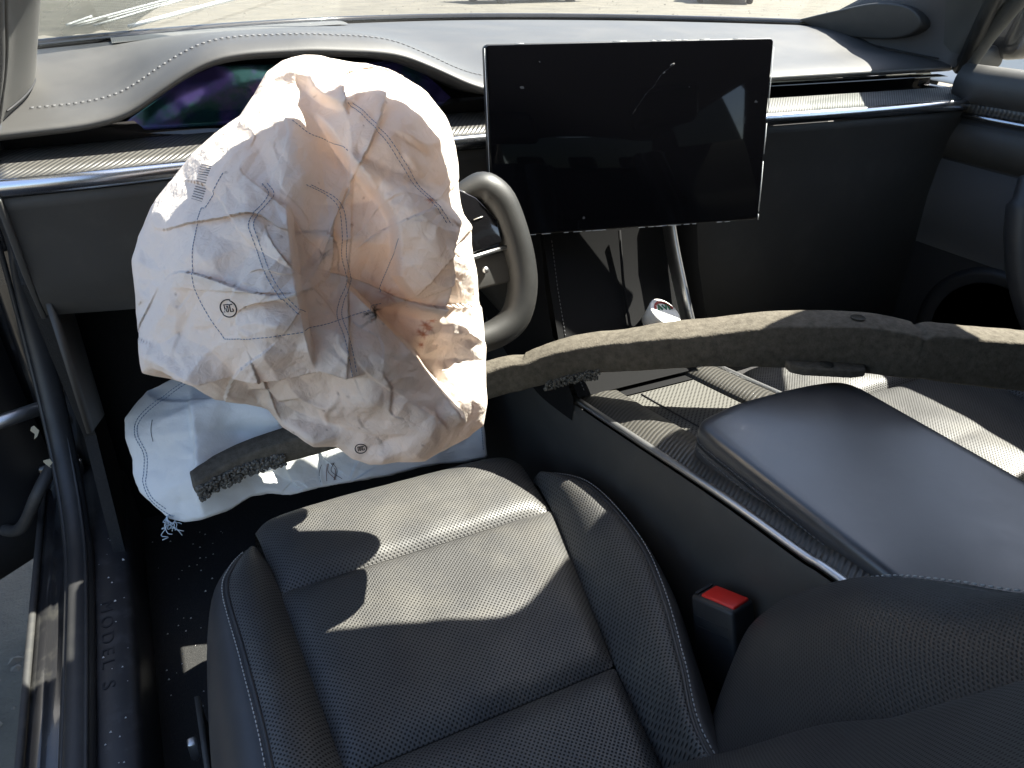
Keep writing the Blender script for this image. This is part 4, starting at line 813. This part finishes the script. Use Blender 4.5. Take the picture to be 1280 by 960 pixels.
tube('window_bar', [(1.405, .985, 1.08), (1.36, .93, 1.20), (1.29, .86, 1.33)], .014, M['dark'], sw)
# speaker cover by the passenger pillar
tw = thing('pillar_speaker_cover', (1.33, 1.16, 1.10), 'dark triangular speaker cover at the foot of the passenger pillar', 'speaker cover')
tp = cr([(1.352, 1.36, 1.142), (1.336, 1.25, 1.165), (1.325, 1.14, 1.185), (1.322, 1.06, 1.18), (1.330, 1.035, 1.15), (1.338, 1.10, 1.125), (1.346, 1.25, 1.122), (1.352, 1.36, 1.142)], 29)[:-1]
n = len(tp); mesh('cover', [tuple(p) for p in tp]+[(a+.03, b, c) for a, b, c in tp], [tuple(range(n)), tuple(range(n, 2*n))[::-1]]+[(i, (i+1) % n, n+(i+1) % n, n+i) for i in range(n)], M['grey'], tw, bev=.004)
mm = thing('door_mirror', (1.56, 1.02, 1.10), 'black door mirror outside the passenger window', 'mirror')
box('mirror_shell', (1.58, .985, 1.16), (.20, .09, .13), M['paint'], mm, .03); box('mirror_foot', (1.46, 1.0, 1.10), (.10, .05, .04), M['dark'], mm, .01)

# ---------------------------------------------------------------- film and streaks added outside the windshield to suggest cracks, left corner
fm = glassmat('clear_film', (.55, .58, .6), .28)
def wpt(x, t, o=.006):
    yb = ycowl(x); return Vector((x+.03*t, yb-.55*t, 1.135+.235*t+.02*math.sin(math.pi*t)+o))
V = [(-.10, .0), (.16, .0), (.30, .16), (.36, .30), (-.06, .30), (-.09, .12)]
grid('film_sheet', [[wpt(-.10+s_*(.13+.42*t)*1.0, t, .008+.006*noise.noise((s_*5, t*9, 0))) for s_ in np.linspace(0, 1, 18)] for t in np.linspace(.0, .3, 12)], fm, ins)
for a, b, r in (((.03, 0), (.45, .3), .0035), ((-.05, .03), (.10, .14), .002), ((-.04, .025), (.13, .15), .0015), ((-.02, .02), (.2, .2), .002), ((-.03, .03), (.0, .06), .002), ((-.055, .035), (-.02, .07), .002)):
    tube('film_crack_line', [wpt(a[0]+(b[0]-a[0])*t, a[1]+(b[1]-a[1])*t, .012) for t in np.linspace(0, 1, 8)], r, mat('crack_line', (.75, .75, .72), .4), ins, k=6)

# ---------------------------------------------------------------- parked vehicles in the yard
def vehicle(name, loc, rz, label, body, L=4.6, Wd=1.85, H=1.5, cl=.28):
    t = thing(name, loc, label, 'car', 'vehicles parked in the yard')
    rot = Matrix.Rotation(rz, 4, 'Z')
    def add(o): 
        o.location = (0, 0, 0); o.matrix_basis = rot; return o
    prof = [(-L/2, cl+.1), (-L/2+.05, .62), (-L/2+.9, .82), (-L/2+1.5, H-.08), (-L/2+2.1, H), (L/2-1.5, H-.03), (L/2-.6, .95), (L/2, .85), (L/2, cl+.1), (L/2-.4, cl)]
    for cx in (L/2-.85, -L/2+.9):
        prof += [(cx+.36*math.cos(a), max(cl, .33+.36*math.sin(a))) for a in np.linspace(-.1, math.pi+.1, 9)]
    prof += [(-L/2+.3, cl)]
    add(prism('body', prof, 'y', -Wd/2, Wd/2, body, t, bev=.04))
    for cx in (L/2-.85, -L/2+.9):
        for sy in (-1, 1):
            w = add(lathe('wheel', [(0, -.1), (.22, -.1), (.3, -.11), (.33, -.07), (.33, .07), (.3, .11), (.22, .1), (0, .1)], M['rubber'], t, Matrix.Translation((cx, sy*(Wd/2-.1), .33)) @ Matrix.Rotation(R(90), 4, 'X')))
            h = lathe('rim', [(0, -.03), (.2, -.02), (.21, .0), (.2, .02), (0, .03)], M['alu'], w, Matrix.Translation((cx, sy*(Wd/2-.02), .33)) @ Matrix.Rotation(R(90), 4, 'X')); h.location = (0, 0, 0)
    for sy in (-1, 1):
        add(prism('side_glass', [(-L/2+1.15, .88), (-L/2+1.6, H-.14), (L/2-1.55, H-.12), (L/2-1.0, .92)], 'y', sy*(Wd/2+.004), sy*(Wd/2-.02), M['gloss'], t))
    return t
wp = mat('white_car_paint', (.75, .75, .76), .25, coat=.5); gp = mat('grey_car_paint', (.06, .065, .075), .3, coat=.5)
vehicle('parked_car', (12.6, 25.2, 0), R(12), 'dark grey car parked across the yard behind the screen', gp)
vehicle('parked_car', (20.2, 24.0, 0), R(50), 'white car parked to the right across the yard', wp)
vehicle('parked_car', (7.6, 3.9, 0), R(80), 'white car parked close beyond the passenger window', wp)
